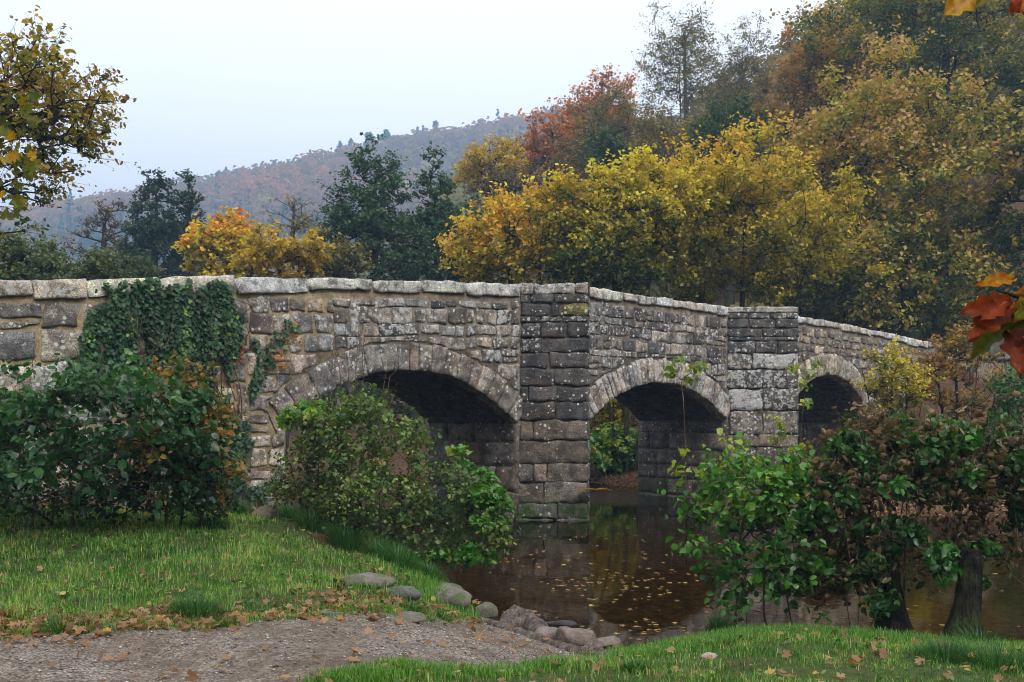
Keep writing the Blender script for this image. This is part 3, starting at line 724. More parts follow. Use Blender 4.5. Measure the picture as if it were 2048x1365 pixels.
def tree(name, label, seed, cx, top, bot, hw, Z, pal, n_leaf, L, n_cl=None, cr=None, bark='bark', sparse=0, tint=(0.35, .35, .35, .25), lumps=7, cat='tree', group=None,
         trunk_px=None, flat=0.62, leans=1, r_trunk=None, tpl=KITE, depth=0.85, sx=0, base=None, shape='round', turn=.45):
    rng = np.random.default_rng(seed); kf = .57 if tpl is KITE else .85; n_leaf = int(n_leaf*kf); L = L/kf**.45
    c = at(cx, (top+bot)/2, Z); rx = hw*Z/F; rz = (bot-top)/2*Z/F; ry = rx*depth
    bx = at(trunk_px if trunk_px is not None else cx, bot, Z)[0] if base is None else base[0]; by = Z if base is None else base[1]
    g = gz(bx, by); b = np.array([bx, by, g-0.15])
    m = 0.66
    ells = [(*c, rx*m, ry*m, rz*m)]
    if shape == 'cone': ells = [(c[0], c[1], c[2]-rz*0.35, rx*.9, ry*.9, rz*.6), (c[0], c[1], c[2]+rz*0.2, rx*.62, ry*.62, rz*.55), (c[0], c[1], c[2]+rz*0.62, rx*.33, ry*.33, rz*.36)]
    for q in range(lumps*2 if shape != 'cone' else lumps):
        d = rng.normal(size=3); d /= np.linalg.norm(d); d[2] = abs(d[2])*0.9 if rng.random() < .7 else d[2]; k = rng.uniform(0.26, 0.46)
        if shape == 'cone': d = d*np.array([.75, .75, .6]); d[2] -= .2; k *= .8
        o_ = rng.uniform(.55, .80); ells.append((c[0]+d[0]*rx*o_, c[1]+d[1]*ry*o_, c[2]+d[2]*rz*o_, rx*k, ry*k, rz*k*.8))
    cr0 = cr or max(0.35, 0.19*min(rx, rz)); n_cl = n_cl or int(np.clip(9*(rx*ry*rz)/(cr0**3)*0.14, 40, 230))
    cl = clump_field(rng, ells, n_cl, cr0*0.62); crs = cr0*rng.uniform(0.6, 1.25, len(cl))
    topz = c[2]+rz*0.55; trs = []
    for q in range(leans):
        tp_ = np.array([c[0]+rng.normal(0, .15)*rx+(q-(leans-1)/2)*rx*.5, c[1]+rng.normal(0, .1)*rx, topz]); bb = b+np.array([(q-(leans-1)/2)*.25, 0, 0])
        n = 9; tr = [bb+(tp_-bb)*i/n+np.array([math.sin(i*.9+seed), math.cos(i*.7+seed), 0])*0.03*rx*(i > 0) for i in range(n+1)]; trs.append(tr)
    H = c[2]+rz-g; rb = r_trunk or (0.016*H+0.03)/leans**.7
    pos, par, rad = grow(rng, trs, cl, rb, 0.012)
    root = empty(name, b, label, cat, group)
    tips = sprays(rng, cl, crs*1.25, c-np.array([0, 0, rz*.6]), 7+3*sparse, .3 if pal != 'birch' else -.7, .75)
    Vb, Tb = branch_mesh(rng, pos, par, rad, cl, crs, tips[:, :4+2*sparse], 0.006 if Z > 30 else 0.004, min(sparse, 1))
    link('trunk', tri_mesh('trunk', Vb-b, Tb, M[bark], smooth=True), root)
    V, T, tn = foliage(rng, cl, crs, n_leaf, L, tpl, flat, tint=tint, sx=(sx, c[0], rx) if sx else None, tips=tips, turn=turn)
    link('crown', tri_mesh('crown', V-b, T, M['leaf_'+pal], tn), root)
    return root

# --- trees behind the bridge, nearest first
tree('hazel_tree', 'orange tinged yellow hazel tree just behind the bridge left of the brightest crown', 11, 1050, 340, 660, 178, 36, 'hazel_orange', 28000, .125, tint=(.24, .35, .35, .40), leans=3, sx=-.2)
tree('hazel_tree', 'bright lemon yellow hazel with green lower leaves behind the first pier', 12, 1255, 298, 670, 165, 35, 'hazel', 28000, .125, tint=(.14, .3, .35, .60), leans=3)
tree('beech_tree', 'broad golden tree above the middle of the bridge parapet', 13, 1500, 275, 700, 262, 38, 'gold', 62000, .128, tint=(.32, .30, .35, .40), leans=3)
tree('sycamore_tree', 'big dull gold and brown tree rising above the right end of the bridge', 14, 1790, 80, 740, 232, 43, 'sycamore', 56000, .155, tint=(.24, .42, .4, .42), lumps=9, flat=.5, leans=2, sx=-.08)
tree('oak_tree', 'dark green and gold tree at the right edge beside the big brown one', 15, 2090, 60, 740, 150, 41, 'oak', 26000, .17, tint=(.18, .4, .35, .30), flat=.45, sx=-.3)
tree('holly_shrub', 'dark green shrub between the dark conical tree and the yellow hazels', 16, 930, 385, 640, 72, 44, 'alder', 9000, .13, tint=(.3, .3, .3, .3), leans=3)
tree('alder_tree', 'tall dark green alder with open branches near the middle of the valley', 17, 745, 272, 640, 122, 48, 'alder', 34000, .13, tint=(.45, .4, .3, .1), shape='cone', lumps=8, bark='bark')
tree('alder_tree', 'narrower green alder right of the tall open alder', 18, 872, 298, 640, 82, 50, 'alder', 20000, .13, tint=(.45, .4, .3, .1), shape='cone', lumps=5)
tree('alder_tree', 'dark bluish green tree with bare stem standing left of the orange tree', 19, 308, 322, 640, 82, 60, 'alder', 20000, .15, tint=(.2, .35, .3, .1), shape='cone', lumps=6)
tree('alder_tree', 'smaller dark tree touching the right side of the dark bluish tree', 20, 378, 338, 640, 56, 61, 'alder', 12000, .15, tint=(.2, .35, .3, .1), shape='cone', lumps=4)
tree('maple_tree', 'vivid orange and yellow maple tree left of centre behind the wall', 21, 447, 408, 640, 95, 44, 'orange', 13000, .16, tint=(.22, .4, .35, .40), leans=2, flat=.5)
tree('field_maple', 'small pale yellow tree right of the vivid orange maple', 22, 560, 455, 640, 85, 40, 'yellow', 10000, .14, tint=(.40, .35, .4, .2), leans=3)
tree('willow_shrub', 'olive green shrub between the small yellow tree and the tall alder', 23, 672, 450, 640, 55, 42, 'olive', 6000, .12, tint=(.3, .3, .4, .2), leans=3)
tree('bare_tree', 'nearly leafless lichen grey tree behind the small yellow tree', 24, 580, 372, 560, 75, 60, 'birch', 900, .14, n_cl=55, bark='bark_grey', sparse=2, tint=(.5, .3, .4, 0), r_trunk=.2)
tree('bare_tree', 'reddish brown half bare tree between the left edge sycamore and the dark alder', 25, 205, 385, 620, 65, 64, 'brown', 3500, .14, n_cl=60, bark='bark', sparse=2, tint=(.5, .3, .4, 0.1), r_trunk=.22)
tree('willow_shrub', 'dull green rounded willow at the far left above the wall', 26, 25, 455, 660, 95, 30, 'dull', 16000, .085, tint=(.5, .4, .35, .15), leans=3)
tree('willow_shrub', 'dull green low willow right of the one at the left edge', 27, 150, 490, 640, 75, 29, 'dull', 12000, .08, tint=(.5, .4, .35, .15), leans=3)
tree('willow_shrub', 'grey green willow behind the ivy covered stretch of wall', 271, 260, 500, 640, 60, 33, 'dull', 6000, .09, tint=(.2, .4, .35, .15), leans=3)
# --- hillside wood
tree('birch_tree', 'tall thin feathery birch standing out against the sky', 28, 1365, -30, 430, 92, 68, 'birch', 24000, .105, n_cl=190, cr=.62, bark='bark_grey', sparse=1, tint=(.4, .3, .4, 0), flat=1.35, leans=2, r_trunk=.15)
tree('birch_tree', 'second feathery birch right of the tallest one', 29, 1487, 15, 430, 82, 70, 'birch', 24000, .105, n_cl=170, cr=.62, bark='bark_grey', sparse=1, tint=(.45, .3, .4, 0), flat=1.35, r_trunk=.15)
tree('oak_tree', 'orange brown oak on the hill right of the birches', 30, 1630, 28, 450, 145, 62, 'oak_orange', 36000, .165, tint=(.35, .35, .35, .3), lumps=9)
tree('oak_tree', 'huge dark olive oak in the top right corner', 31, 1890, -130, 420, 255, 56, 'oak', 60000, .175, tint=(.36, .5, .35, .30), lumps=11, flat=.42)
tree('birch_tree', 'brownish thin leaved birch below the red beech on the slope', 32, 1240, 185, 520, 120, 64, 'olive', 26000, .12, bark='bark_grey', sparse=1, tint=(.35, .3, .4, .2))
tree('birch_tree', 'olive brown birch below the tallest birch on the slope', 33, 1350, 215, 510, 130, 60, 'olive', 28000, .12, bark='bark_grey', sparse=1, tint=(.40, .3, .4, .15))
tree('holly_tree', 'blue green round tree on the slope above the golden beech', 34, 1455, 192, 450, 98, 57, 'alder', 20000, .13, tint=(.35, .3, .3, .25))
tree('holly_tree', 'small blue green tree on the slope left of the brown birches', 35, 1215, 255, 430, 50, 60, 'alder', 6000, .14, tint=(.35, .3, .3, .25))
tree('beech_tree', 'red and orange beech at the skyline left of the tallest birch', 36, 1190, 120, 420, 85, 80, 'rust', 11000, .18, tint=(.35, .35, .4, .45), sparse=1)
tree('beech_tree', 'rust brown round beech at the skyline below the red beech', 37, 1098, 213, 460, 88, 74, 'rust', 18000, .165, tint=(.22, .35, .35, .45), lumps=6)
tree('beech_tree', 'clear yellow tree at the left end of the hillside wood', 38, 984, 256, 460, 76, 66, 'yellow', 12000, .155, tint=(.40, .3, .4, .3))
tree('bare_tree', 'purplish brown bare thicket tree under the clear yellow tree', 39, 1020, 320, 470, 75, 58, 'brown', 3500, .13, n_cl=70, bark='bark', sparse=2, tint=(.35, .3, .4, 0), r_trunk=.2)
tree('oak_tree', 'dark oak filling the slope behind the big brown tree', 40, 1740, 120, 560, 150, 74, 'oak', 16000, .24, tint=(.2, .4, .3, .3))
tree('oak_tree', 'dark oak deep in the wood at the right edge', 41, 2040, 60, 560, 170, 70, 'oak', 16000, .24, tint=(.12, .4, .3, .2))
tree('oak_tree', 'olive oak on the slope between the birches and the orange oak', 42, 1540, 150, 520, 130, 86, 'oak_orange', 13000, .26, tint=(.25, .4, .35, .25))
tree('oak_tree', 'dim brown oak on the slope behind the rust beech', 43, 1290, 250, 520, 130, 92, 'oak_orange', 11000, .28, tint=(.25, .4, .35, .2))
tree('oak_tree', 'shaded understorey oak above the far end of the parapet', 44, 1920, 420, 760, 150, 50, 'oak', 14000, .18, tint=(.12, .4, .3, .3))
tree('hazel_tree', 'shaded green hazel under the golden tree behind the second pier', 45, 1640, 470, 760, 130, 46, 'oak', 13000, .17, tint=(.22, .4, .3, .3), leans=3)
# shrubs at the right end of the bridge
tree('bramble_shrub', 'yellow green shrub growing against the wall right of the third arch', 46, 1795, 690, 900, 70, 29.5, 'hazel', 6500, .085, cr=.38, tint=(.42, .4, .4, .15), cat='shrub', leans=4, r_trunk=.05)
tree('bramble_shrub', 'orange brown leafy shrub at the far right end of the wall', 47, 1925, 665, 890, 95, 31, 'bronze', 7500, .10, cr=.42, tint=(.40, .35, .4, .1), cat='shrub', leans=4, r_trunk=.05)
tree('bramble_shrub', 'green nettle thicket at the right edge below the fence', 48, 2060, 745, 930, 75, 29, 'fresh_bush', 5500, .09, cr=.4, tint=(.2, .3, .35, .1), cat='shrub', leans=4, r_trunk=.04)
tree('bramble_shrub', 'green bank plants behind the dry shrub under the third arch end', 49, 1830, 840, 985, 120, 25.5, 'mixed_bush', 6500, .085, cr=.35, tint=(.15, .3, .35, .1), cat='shrub', leans=4, r_trunk=.03)
# sycamore reaching in from the left
tree('sycamore_tree', 'large yellow brown sycamore reaching in from the left edge against the sky', 50, -60, -10, 600, 335, 20, 'near_syc', 13500, .095, n_cl=360, cr=.34, tint=(.34, .5, .45, .30), trunk_px=-300, tpl=ROUND, sparse=1, r_trunk=.28, lumps=10, depth=.7, sx=.15)
tree('oak_tree', 'yellowing tree seen through the first arch on the far bank', 51, 610, 650, 860, 90, 46, 'oak', 6000, .16, tint=(.3, .5, .4, .2))
tree('hazel_tree', 'yellow hazel seen through the second arch behind the ferns', 52, 1225, 700, 950, 75, 40, 'gold', 7000, .13, tint=(.35, .4, .4, .2), leans=3)
tree('holly_tree', 'dark shaded thicket on the far bank seen through the first arch', 53, 740, 690, 880, 110, 48, 'oak', 7000, .15, tint=(.15, .4, .4, .2), leans=3)
tree('willow_shrub', 'brown shaded bush on the far bank right side of the first arch', 54, 850, 700, 875, 80, 52, 'brown', 5000, .14, tint=(.3, .4, .4, .2), leans=3)
tree('oak_tree', 'brown oak on the slope between the rust beech and the brown birches', 55, 1170, 260, 540, 110, 84, 'oak_orange', 14000, .2, tint=(.3, .4, .35, .25))
tree('oak_tree', 'olive gold oak high on the slope right of the orange oak', 56, 1740, -40, 420, 140, 72, 'oak', 22000, .2, tint=(.45, .45, .35, .25), flat=.45)
tree('oak_tree', 'dark tree at the foot of the slope behind the shaded hazel', 57, 1760, 430, 780, 140, 52, 'oak', 14000, .17, tint=(.15, .4, .3, .3))
tree('bramble_shrub', 'lush green and yellow bank plants seen through the second arch', 58, 1228, 855, 975, 62, 35.6, 'fresh_bush', 5200, .13, cr=.4, tint=(.55, .4, .5, .2), cat='shrub', leans=4, r_trunk=.03)
tree('hazel_tree', 'golden hazel low behind the second arch left opening', 59, 1215, 740, 900, 60, 42, 'gold', 4500, .14, tint=(.5, .4, .4, .2), leans=3)
# ------------------------------------------------------------------ foreground bushes
def ridge_tube(pts, radii, k, rng):
    V, T = polyline_tube(pts, radii, k); n = len(pts); a = np.arange(k)*2*math.pi/k; ph = rng.uniform(0, 6, 3)
    for q in range(n):
        tw = q*.05; f = 1+.13*np.sin(3*a+ph[0]+tw)+.07*np.sin(7*a+ph[1]-tw)+.05*np.sin(11*a+ph[2])+.03*rng.normal(size=k); sl = slice(q*k, (q+1)*k); V[sl] = pts[q]+(V[sl]-pts[q])*f[:, None]
    return V, T
def bush(name, label, seed, boxes, base_pts, pal, n_leaf, L, n_cl, cr, tpl=ROUND, tint=(.4, .4, .35, .2), extra=None, bare=(), r=.022, sx=0, up=.5, droop=.5, trunk=None):
    """leafy shrub: boxes are ellipsoids in photo pixels (cx, cy, hw, hh, Z, depth m)"""
    rng = np.random.default_rng(seed); ells = []
    for cx, cyy, hw, hh, Z, dp in boxes:
        c = at(cx, cyy, Z); ells.append((*c, hw*Z/F, dp, hh*Z/F))
    cl = clump_field(rng, ells, n_cl, cr*.55)
    for i in range(len(cl)): cl[i, 2] = max(cl[i, 2], max(0.0, gz(cl[i, 0], cl[i, 1]))+cr*.5)
    crs = cr*rng.uniform(.6, 1.3, len(cl)); trs = []
    for (px, Z) in base_pts:
        bx = (px-CX)*Z/F; b = np.array([bx, Z, gz(bx, Z)-.06]); tgt = cl[np.argmin(np.abs(cl[:, 0]-bx)+.3*np.abs(cl[:, 1]-Z))]
        trs.append([b+(np.array([tgt[0], tgt[1], max(tgt[2], b[2]+.6)])-b)*i/4+rng.normal(0, .03, 3)*(i > 0) for i in range(5)])
    b0 = np.mean([t[0] for t in trs], 0); root = empty(name, b0, label, 'shrub')
    pos, par, rad = grow(rng, trs, cl, r, .0035, bow=.3)
    tips = sprays(rng, cl, crs*1.3, np.mean(cl, 0)-np.array([0, 0, .8]), 6, .2, .6)
    Vb, Tb = branch_mesh(rng, pos, par, rad, cl, crs, tips, .0028, 1)
    parts = [(Vb, Tb)]; lp = []
    for (p0, p1, Z) in bare:      # long bare shoots sticking out of the top
        a, e = at(*p0, Z), at(*p1, Z+.2); m = (a+e)/2+rng.normal(0, .05, 3)
        parts.append(tubes([a, m], [m, e], [.007, .005], [.005, .002], 4))
        for q in range(5):
            f = rng.uniform(.3, 1); st = a+(e-a)*f; parts.append(tubes([st], [st+unit(rng.normal(size=3)+np.array([0, 0, .6]))*rng.uniform(.08, .25)], .003, .0015, 3)); lp.append(st)
    V, T = join(parts); link('stems', tri_mesh('stems', V-b0, T, M['twig'], smooth=True), root)
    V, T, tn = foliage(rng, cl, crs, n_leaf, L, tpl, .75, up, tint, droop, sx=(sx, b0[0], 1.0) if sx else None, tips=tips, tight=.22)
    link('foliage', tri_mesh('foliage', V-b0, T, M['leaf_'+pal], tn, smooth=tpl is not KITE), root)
    if extra:
        pal2, n2, L2, tint2, boxes2, tpl2 = extra
        e2 = [(*at(cx, cyy, Z), hw*Z/F, dp, hh*Z/F) for cx, cyy, hw, hh, Z, dp in boxes2]
        cl2 = clump_field(rng, e2, max(10, n2//60), cr*.4); cl2[:, 2] = np.maximum(cl2[:, 2], .15)
        V, T, tn = foliage(rng, cl2, np.full(len(cl2), cr*.8), n2, L2, tpl2, .75, up, tint2, droop)
        o = link('foliage', tri_mesh('foliage', V-b0, T, M['leaf_'+pal2], tn, smooth=True), root)
    if trunk: 
        for (pp, rr) in trunk:
            V, T = ridge_tube(np.stack([np.interp(np.linspace(0, len(pp)-1, 16), range(len(pp)), np.array(pp)[:, i]) for i in range(3)], 1)+rng.normal(0, .003, (16, 3)), np.interp(np.linspace(0, len(pp)-1, 16), range(len(pp)), rr), 22, rng); link('stump', tri_mesh('stump', V-b0, T, M['stump'], smooth=True), root)
    return root
M['stump'] = bark_mat('mossy_stump', (0.008, 0.007, 0.005), (0.034, 0.029, 0.022), 0.4)
bush('alder_bush', 'large dark green alder bush in front of the wall at the left edge', 161,
     [(60, 870, 200, 95, 12.3, .9), (230, 840, 160, 85, 12.0, .8), (-60, 830, 150, 110, 12.6, .9), (120, 960, 190, 60, 11.6, .7), (320, 930, 100, 80, 12.0, .6)],
     [(60, 12.6), (150, 12.4), (250, 12.4), (-60, 12.8), (330, 12.3)], 'alder_bush', 5200, .100, 130, .27, tint=(.35, .4, .35, .25),
     bare=[((215, 780), (205, 690), 12.2), ((70, 760), (75, 680), 12.2), ((330, 700), (345, 600), 13.2), ((300, 760), (272, 590), 13.3), ((262, 720), (255, 610), 13.3)])
bush('bramble_bush', 'yellow and bronze leaved bush beside the dark alder below the ivy', 62,
     [(375, 860, 70, 90, 12.6, .4), (350, 780, 60, 35, 12.8, .4), (410, 940, 42, 75, 12.5, .4), (330, 920, 95, 60, 12.2, .4), (360, 980, 60, 30, 12.3, .3)],
     [(360, 12.8), (320, 12.9), (400, 12.7)], 'bronze', 3600, .07, 80, .2, tint=(.45, .6, .5, .05),
     extra=('alder_bush', 1500, .075, (.35, .4, .4, .1), [(350, 870, 90, 100, 12.3, .4), (390, 960, 60, 50, 12.2, .3)], ROUND))
bush('low_undergrowth', 'dark shaded undergrowth at the foot of the alder bush on the left', 63,
     [(120, 985, 200, 60, 12.5, .5), (330, 990, 90, 50, 12.6, .4), (430, 1015, 50, 30, 13.0, .4), (-80, 985, 120, 60, 12.6, .5)],
     [(100, 12.5), (330, 12.5), (420, 13.2)], 'mixed_bush', 6500, .05, 120, .18, tint=(.05, .35, .4, .2))
bush('waterside_bush', 'spreading green bush with bare shoots in front of the first arch', 64,
     [(760, 910, 110, 100, 14.0, .7), (680, 880, 95, 75, 14.4, .7), (620, 930, 60, 70, 14.6, .5), (880, 1000, 110, 90, 13.6, .7), (940, 1040, 65, 80, 13.2, .5), (760, 1010, 110, 60, 13.7, .6), (640, 1000, 90, 45, 14.6, .5), (720, 1050, 90, 35, 14.2, .5), (830, 1085, 90, 45, 13.6, .5)],
     [(720, 14.6), (760, 14.5), (800, 14.4), (840, 14.4)], 'mixed_bush', 11000, .062, 240, .21, tint=(.42, .4, .45, .1), r=.016,
     extra=('fresh_bush', 1500, .095, (.6, .4, .35, .1), [(930, 930, 70, 50, 13.6, .5), (960, 1010, 50, 60, 13.2, .4), (930, 1090, 60, 50, 13.0, .4), (640, 840, 70, 35, 14.4, .5), (1000, 1000, 18, 60, 13.1, .2)], ROUND),
     bare=[((715, 850), (722, 600), 14.3), ((700, 860), (690, 640), 14.2), ((735, 850), (740, 590), 14.4), ((690, 850), (650, 640), 14.3), ((770, 820), (830, 700), 14.1), ((750, 830), (775, 730), 14.1), ((710, 840), (705, 660), 14.3), ((780, 830), (790, 790), 14.0)])
bush('waterside_bush', 'fresh green alder bush on the near bank right of centre', 65,
     [(1500, 1010, 110, 100, 10.9, .6), (1430, 1090, 65, 85, 10.7, .4), (1560, 1080, 90, 100, 10.7, .5), (1510, 1160, 95, 55, 10.6, .4), (1590, 960, 70, 60, 11.1, .5), (1440, 960, 50, 40, 11, .4)],
     [(1500, 10.75), (1530, 10.75), (1470, 10.8), (1570, 10.75)], 'fresh_bush', 2700, .088, 110, .20, tint=(.30, .45, .35, .45), sx=-.12, r=.018)
bush('dry_shrub', 'brown withered shrub with curled leaves at the right on mossy stumps', 66,
     [(1760, 960, 130, 90, 10.8, .6), (1930, 950, 120, 95, 10.8, .6), (1820, 900, 160, 60, 11.1, .6), (2060, 960, 80, 110, 10.8, .6), (1700, 1060, 80, 80, 10.7, .4), (1780, 1120, 100, 70, 10.6, .4), (1960, 1090, 80, 50, 10.5, .3), (1690, 1150, 60, 60, 10.6, .3)],
     [(1760, 10.4), (1785, 10.4), (1800, 10.45), (1775, 10.5), (1930, 10.2), (1945, 10.3), (1960, 10.25), (2060, 10.2), (1720, 10.5), (1700, 10.5)], 'dry', 4600, .085, 250, .21, tpl=CURL, tint=(.66, .5, .55, .0), r=.016,
     extra=('fresh_bush', 5200, .080, (.12, .4, .45, .15), [(1780, 900, 150, 70, 10.9, .5), (1900, 930, 130, 80, 10.6, .5), (1970, 880, 120, 60, 11, .5), (2040, 960, 60, 90, 10.6, .4), (1740, 990, 100, 80, 10.5, .4), (1690, 1110, 90, 90, 10.5, .3), (1850, 1080, 120, 60, 10.4, .3), (1990, 1080, 70, 50, 10.3, .2), (1785, 1190, 75, 45, 10.2, .2), (1900, 1120, 70, 45, 9.95, .15), (1990, 1170, 50, 50, 10.3, .2)], ROUND),
      bare=[((x_, 1120), (x_+dx_, 850-(x_*7) % 60), 10.4) for x_, dx_ in ((1760, -30), (1775, 5), (1790, 20), (1800, 50), (1770, -60), (1930, -25), (1940, 5), (1950, 30), (1945, 60), (1935, -60), (1700, -20), (1715, 15), (2040, 0), (2060, 20))],
     trunk=[([at(1925, 1280, 10.1), at(1928, 1240, 10.1), at(1933, 1195, 10.1), at(1938, 1150, 10.1), at(1941, 1115, 10.12), at(1943, 1098, 10.12)], [.22, .14, .115, .105, .10, .085]),
            ([at(1790, 1262, 10.45), at(1786, 1215, 10.45), at(1782, 1170, 10.45), at(1780, 1120, 10.45), at(1780, 1105, 10.45)], [.19, .13, .10, .085, .06])])
# slender saplings in front of the second pier
def sapling(label, seed, pts, Z, leaf_px, n):
    rng = np.random.default_rng(seed); P = np.array([at(x, y, Z) for x, y in pts]); b = P[0]; root = empty('ash_sapling', b, label, 'sapling')
    V, T = polyline_tube(P, np.linspace(.009, .004, len(P)), 5); parts = [(V, T)]
    lp = []
    for x, y in leaf_px:
        e = at(x, y, Z+rng.normal(0, .1)); k = P[np.argmin(np.abs(P[:, 2]-(e[2]-.1)))]
        parts.append(tubes([k], [e], .004, .002, 4)); lp.append(e)
    V, T = join(parts); link('stem', tri_mesh('stem', V-b, T, M['twig'], smooth=True), root)
    lp = np.array(lp); V, T, tn = foliage(rng, lp, np.full(len(lp), .09), n, .07, KITE, .8, .4, (.75, .2, .3, 0))
    link('foliage', tri_mesh('foliage', V-b, T, M['leaf_mixed_bush'], tn), root)
sapling('slim sapling with yellow green tufts in front of the lichen covered pier', 71, [(1372, 1130), (1372, 1010), (1370, 880), (1367, 800), (1362, 760)], 11.4, [(1345, 738), (1362, 720), (1385, 742), (1400, 735), (1380, 760), (1340, 745)], 130)
sapling('slim sapling with pale leaves crossing the left edge of the third arch', 72, [(1600, 1100), (1600, 980), (1602, 860), (1608, 800), (1612, 760)], 11.6, [(1590, 745), (1620, 750), (1632, 730), (1610, 770), (1582, 735), (1612, 810)], 90)
sapling('thin yellowish shoot low in front of the lichen covered pier', 73, [(1540, 1040), (1545, 960), (1552, 900)], 11.8, [(1560, 850), (1545, 835), (1572, 870), (1580, 905), (1550, 880)], 70)

# ------------------------------------------------------------------ ivy on the wall
rng = np.random.default_rng(81)
ivy_px = [([(262,566),(300,560),(345,570),(400,562),(474,572),(480,640),(478,700),(455,735),(452,790),(430,850),(415,870),(395,800),(350,770),(300,780),(262,730),(250,650)], 6200),
          ([(160,660),(190,590),(225,575),(262,560),(275,700),(300,800),(230,800),(170,780),(150,720)], 1500), ([(500,690),(552,680),(545,730),(505,800),(480,790),(510,740)], 190),
          ([(430,850),(478,830),(500,880),(490,960),(560,980),(530,1005),(440,985),(430,920)], 1100), ([(560,640),(590,650),(560,700),(545,690)], 60)]
ivy = empty('ivy_plant', bp(-8.2, -.1, .8), 'dark green ivy hanging over the left part of the wall', 'ivy'); ib = np.array(ivy.location); PV, NV, TI = [], [], []
for poly, n in ivy_px:
    xs, ys = zip(*poly); k = 0; tot = 0
    while k < n and tot < 60:
        tot += 1; x = rng.uniform(min(xs), max(xs), n); y = rng.uniform(min(ys), max(ys), n); ok = in_poly(x+np.array([14*mnoise.noise(Vector((a*.05, b*.05, 8))) for a, b in zip(x, y)]), y+np.array([30*mnoise.noise(Vector((a*.06, b*.03, 4))) for a, b in zip(x, y)]), poly)
        nz_ = np.array([mnoise.noise(Vector((a*.045, b*.011, 3.3+n))) for a, b in zip(x, y)])
        ed = seg_dist(x, y, poly, True)
        ok &= (nz_ > -.15-.02*ed+rng.normal(0, .12, n)) if n < 5000 else (nz_ > -.02-.02*ed+rng.normal(0, .06, n))
        x, y = x[ok][:n-k], y[ok][:n-k]
        for a, b, q in zip(x, y, nz_[ok]):
            u = (a-CX)/F; Z = (BO[1]-BO[0]/1.081)/(1-u/1.081)
            p = at(a, b, Z); off = abs(rng.normal(0, .05))+.05+(.10*max(0, q+.2) if n > 3000 else 0)
            PV.append(p+np.array([BN[0], BN[1], 0])*off); NV.append(np.array([BN[0], BN[1], .35])+rng.normal(0, .38, 3)); TI.append(.45+q*.5+rng.normal(0, .2))
        k += len(x)
PV, NV, TI = np.array(PV), np.array(NV), np.clip(np.array(TI), 0, 1)
IVYL = (np.array([(0, 0, 0), (.18, .42, .03), (.48, .24, 0), (.72, .34, .04), (1, 0, .03), (.72, -.34, .04), (.48, -.24, 0), (.18, -.42, .03)]), np.array([(0, 1, 2), (2, 3, 4), (0, 2, 4), (0, 4, 6), (4, 5, 6), (6, 7, 0)]))
V, T, per = leaves(rng, PV, NV, .078*rng.uniform(.6, 1.25, len(PV)), IVYL, 1.2)
link('foliage', tri_mesh('foliage', V-ib, T, M['leaf_ivy'], np.repeat(TI, per)), ivy)
st = []
for q in range(26):
    x = rng.uniform(250, 475); u = (x-CX)/F; Z = (BO[1]-BO[0]/1.081)/(1-u/1.081); y = 880-abs(x-420)*.3; pts = []
    for i in range(8):
        p = at(x+rng.normal(0, 7)+i*rng.normal(0, 5), y+(570-y)*i/7, Z); pts.append(p+np.array([BN[0], BN[1], 0])*.07)
    st.append(polyline_tube(pts, np.linspace(.012, .004, 8), 4))
V, T = join(st); link('stem', tri_mesh('stem', V-ib, T, M['twig']), ivy)
# dry reddish creeper
cp = empty('dry_creeper', bp(-5.9, -.08, 2.2), 'withered red brown creeper on the wall right of the ivy', 'creeper'); cb = np.array(cp.location); PV = []
for poly, n in (([(560,650),(600,645),(590,690),(560,700)], 28), ([(465,690),(485,680),(478,730),(462,720)], 30), ([(535,720),(565,695),(570,715),(540,740)], 35)):
    xs, ys = zip(*poly)
    for _ in range(n):
        x, y = rng.uniform(min(xs), max(xs)), rng.uniform(min(ys), max(ys)); u = (x-CX)/F; Z = (BO[1]-BO[0]/1.081)/(1-u/1.081)
        PV.append(at(x, y, Z)+np.array([BN[0], BN[1], 0])*(.06+abs(rng.normal(0, .03))))
PV = np.array(PV); V, T, per = leaves(rng, PV, np.array([BN[0], BN[1], .2])+rng.normal(0, .4, (len(PV), 3)), .055, IVYL, 1.0)
link('foliage', tri_mesh('foliage', V-cb, T, M['leaf_rust'], np.repeat(rng.uniform(.5, 1, len(PV)), per)), cp)
# ivy and ferns round the arch openings
def fern(name, label, seed, px, py, Z, n, L, pal, upw=1.0, spread=math.pi):
    rng = np.random.default_rng(seed); b = at(px, py, Z); root = empty(name, b, label, 'fern')
    for q in range(n):
        a = rng.uniform(-spread, spread)-math.pi/2; l = L*rng.uniform(.6, 1.1); P, N_, S = [], [], []; mid = []
        for i in range(15):
            t_ = i/14; p = np.array([math.cos(a)*l*t_*.8, math.sin(a)*l*t_*.8, l*upw*(t_*.9-.85*t_*t_)+.02]); mid.append(p)
            if i > 1:
                side = np.array([-math.sin(a), math.cos(a), 0])
                for sg in (-1, 1):
                    w = l*.24*math.sin(math.pi*(.12+.86*t_)); P.append((p, p+sg*side*w+np.array([math.cos(a), math.sin(a), -.25])*w*.35, w))
        parts = [polyline_tube(mid, np.linspace(.006, .002, 15), 3)]
        VV, TT = parts[0]; k = len(VV); av, at_ = [VV], [TT]
        for p0, p1, w in P:
            d = unit(p1-p0); nrm = np.cross(d, np.array([math.cos(a), math.sin(a), 0])); wd = unit(np.cross(nrm, d))*w*.16
            av.append(np.array([p0, (p0+p1)/2+wd, p1, (p0+p1)/2-wd])); at_.append(np.array([(0, 1, 2), (0, 2, 3)])+k); k += 4
        V, T = np.concatenate(av), np.concatenate(at_)
        link('frond', tri_mesh('frond', V, T, M['leaf_'+pal], np.clip(rng.normal(.5, .2, len(T))+rng.normal(0, .15), 0, 1)), root)
gpt = lambda x, y: gz(x, y)
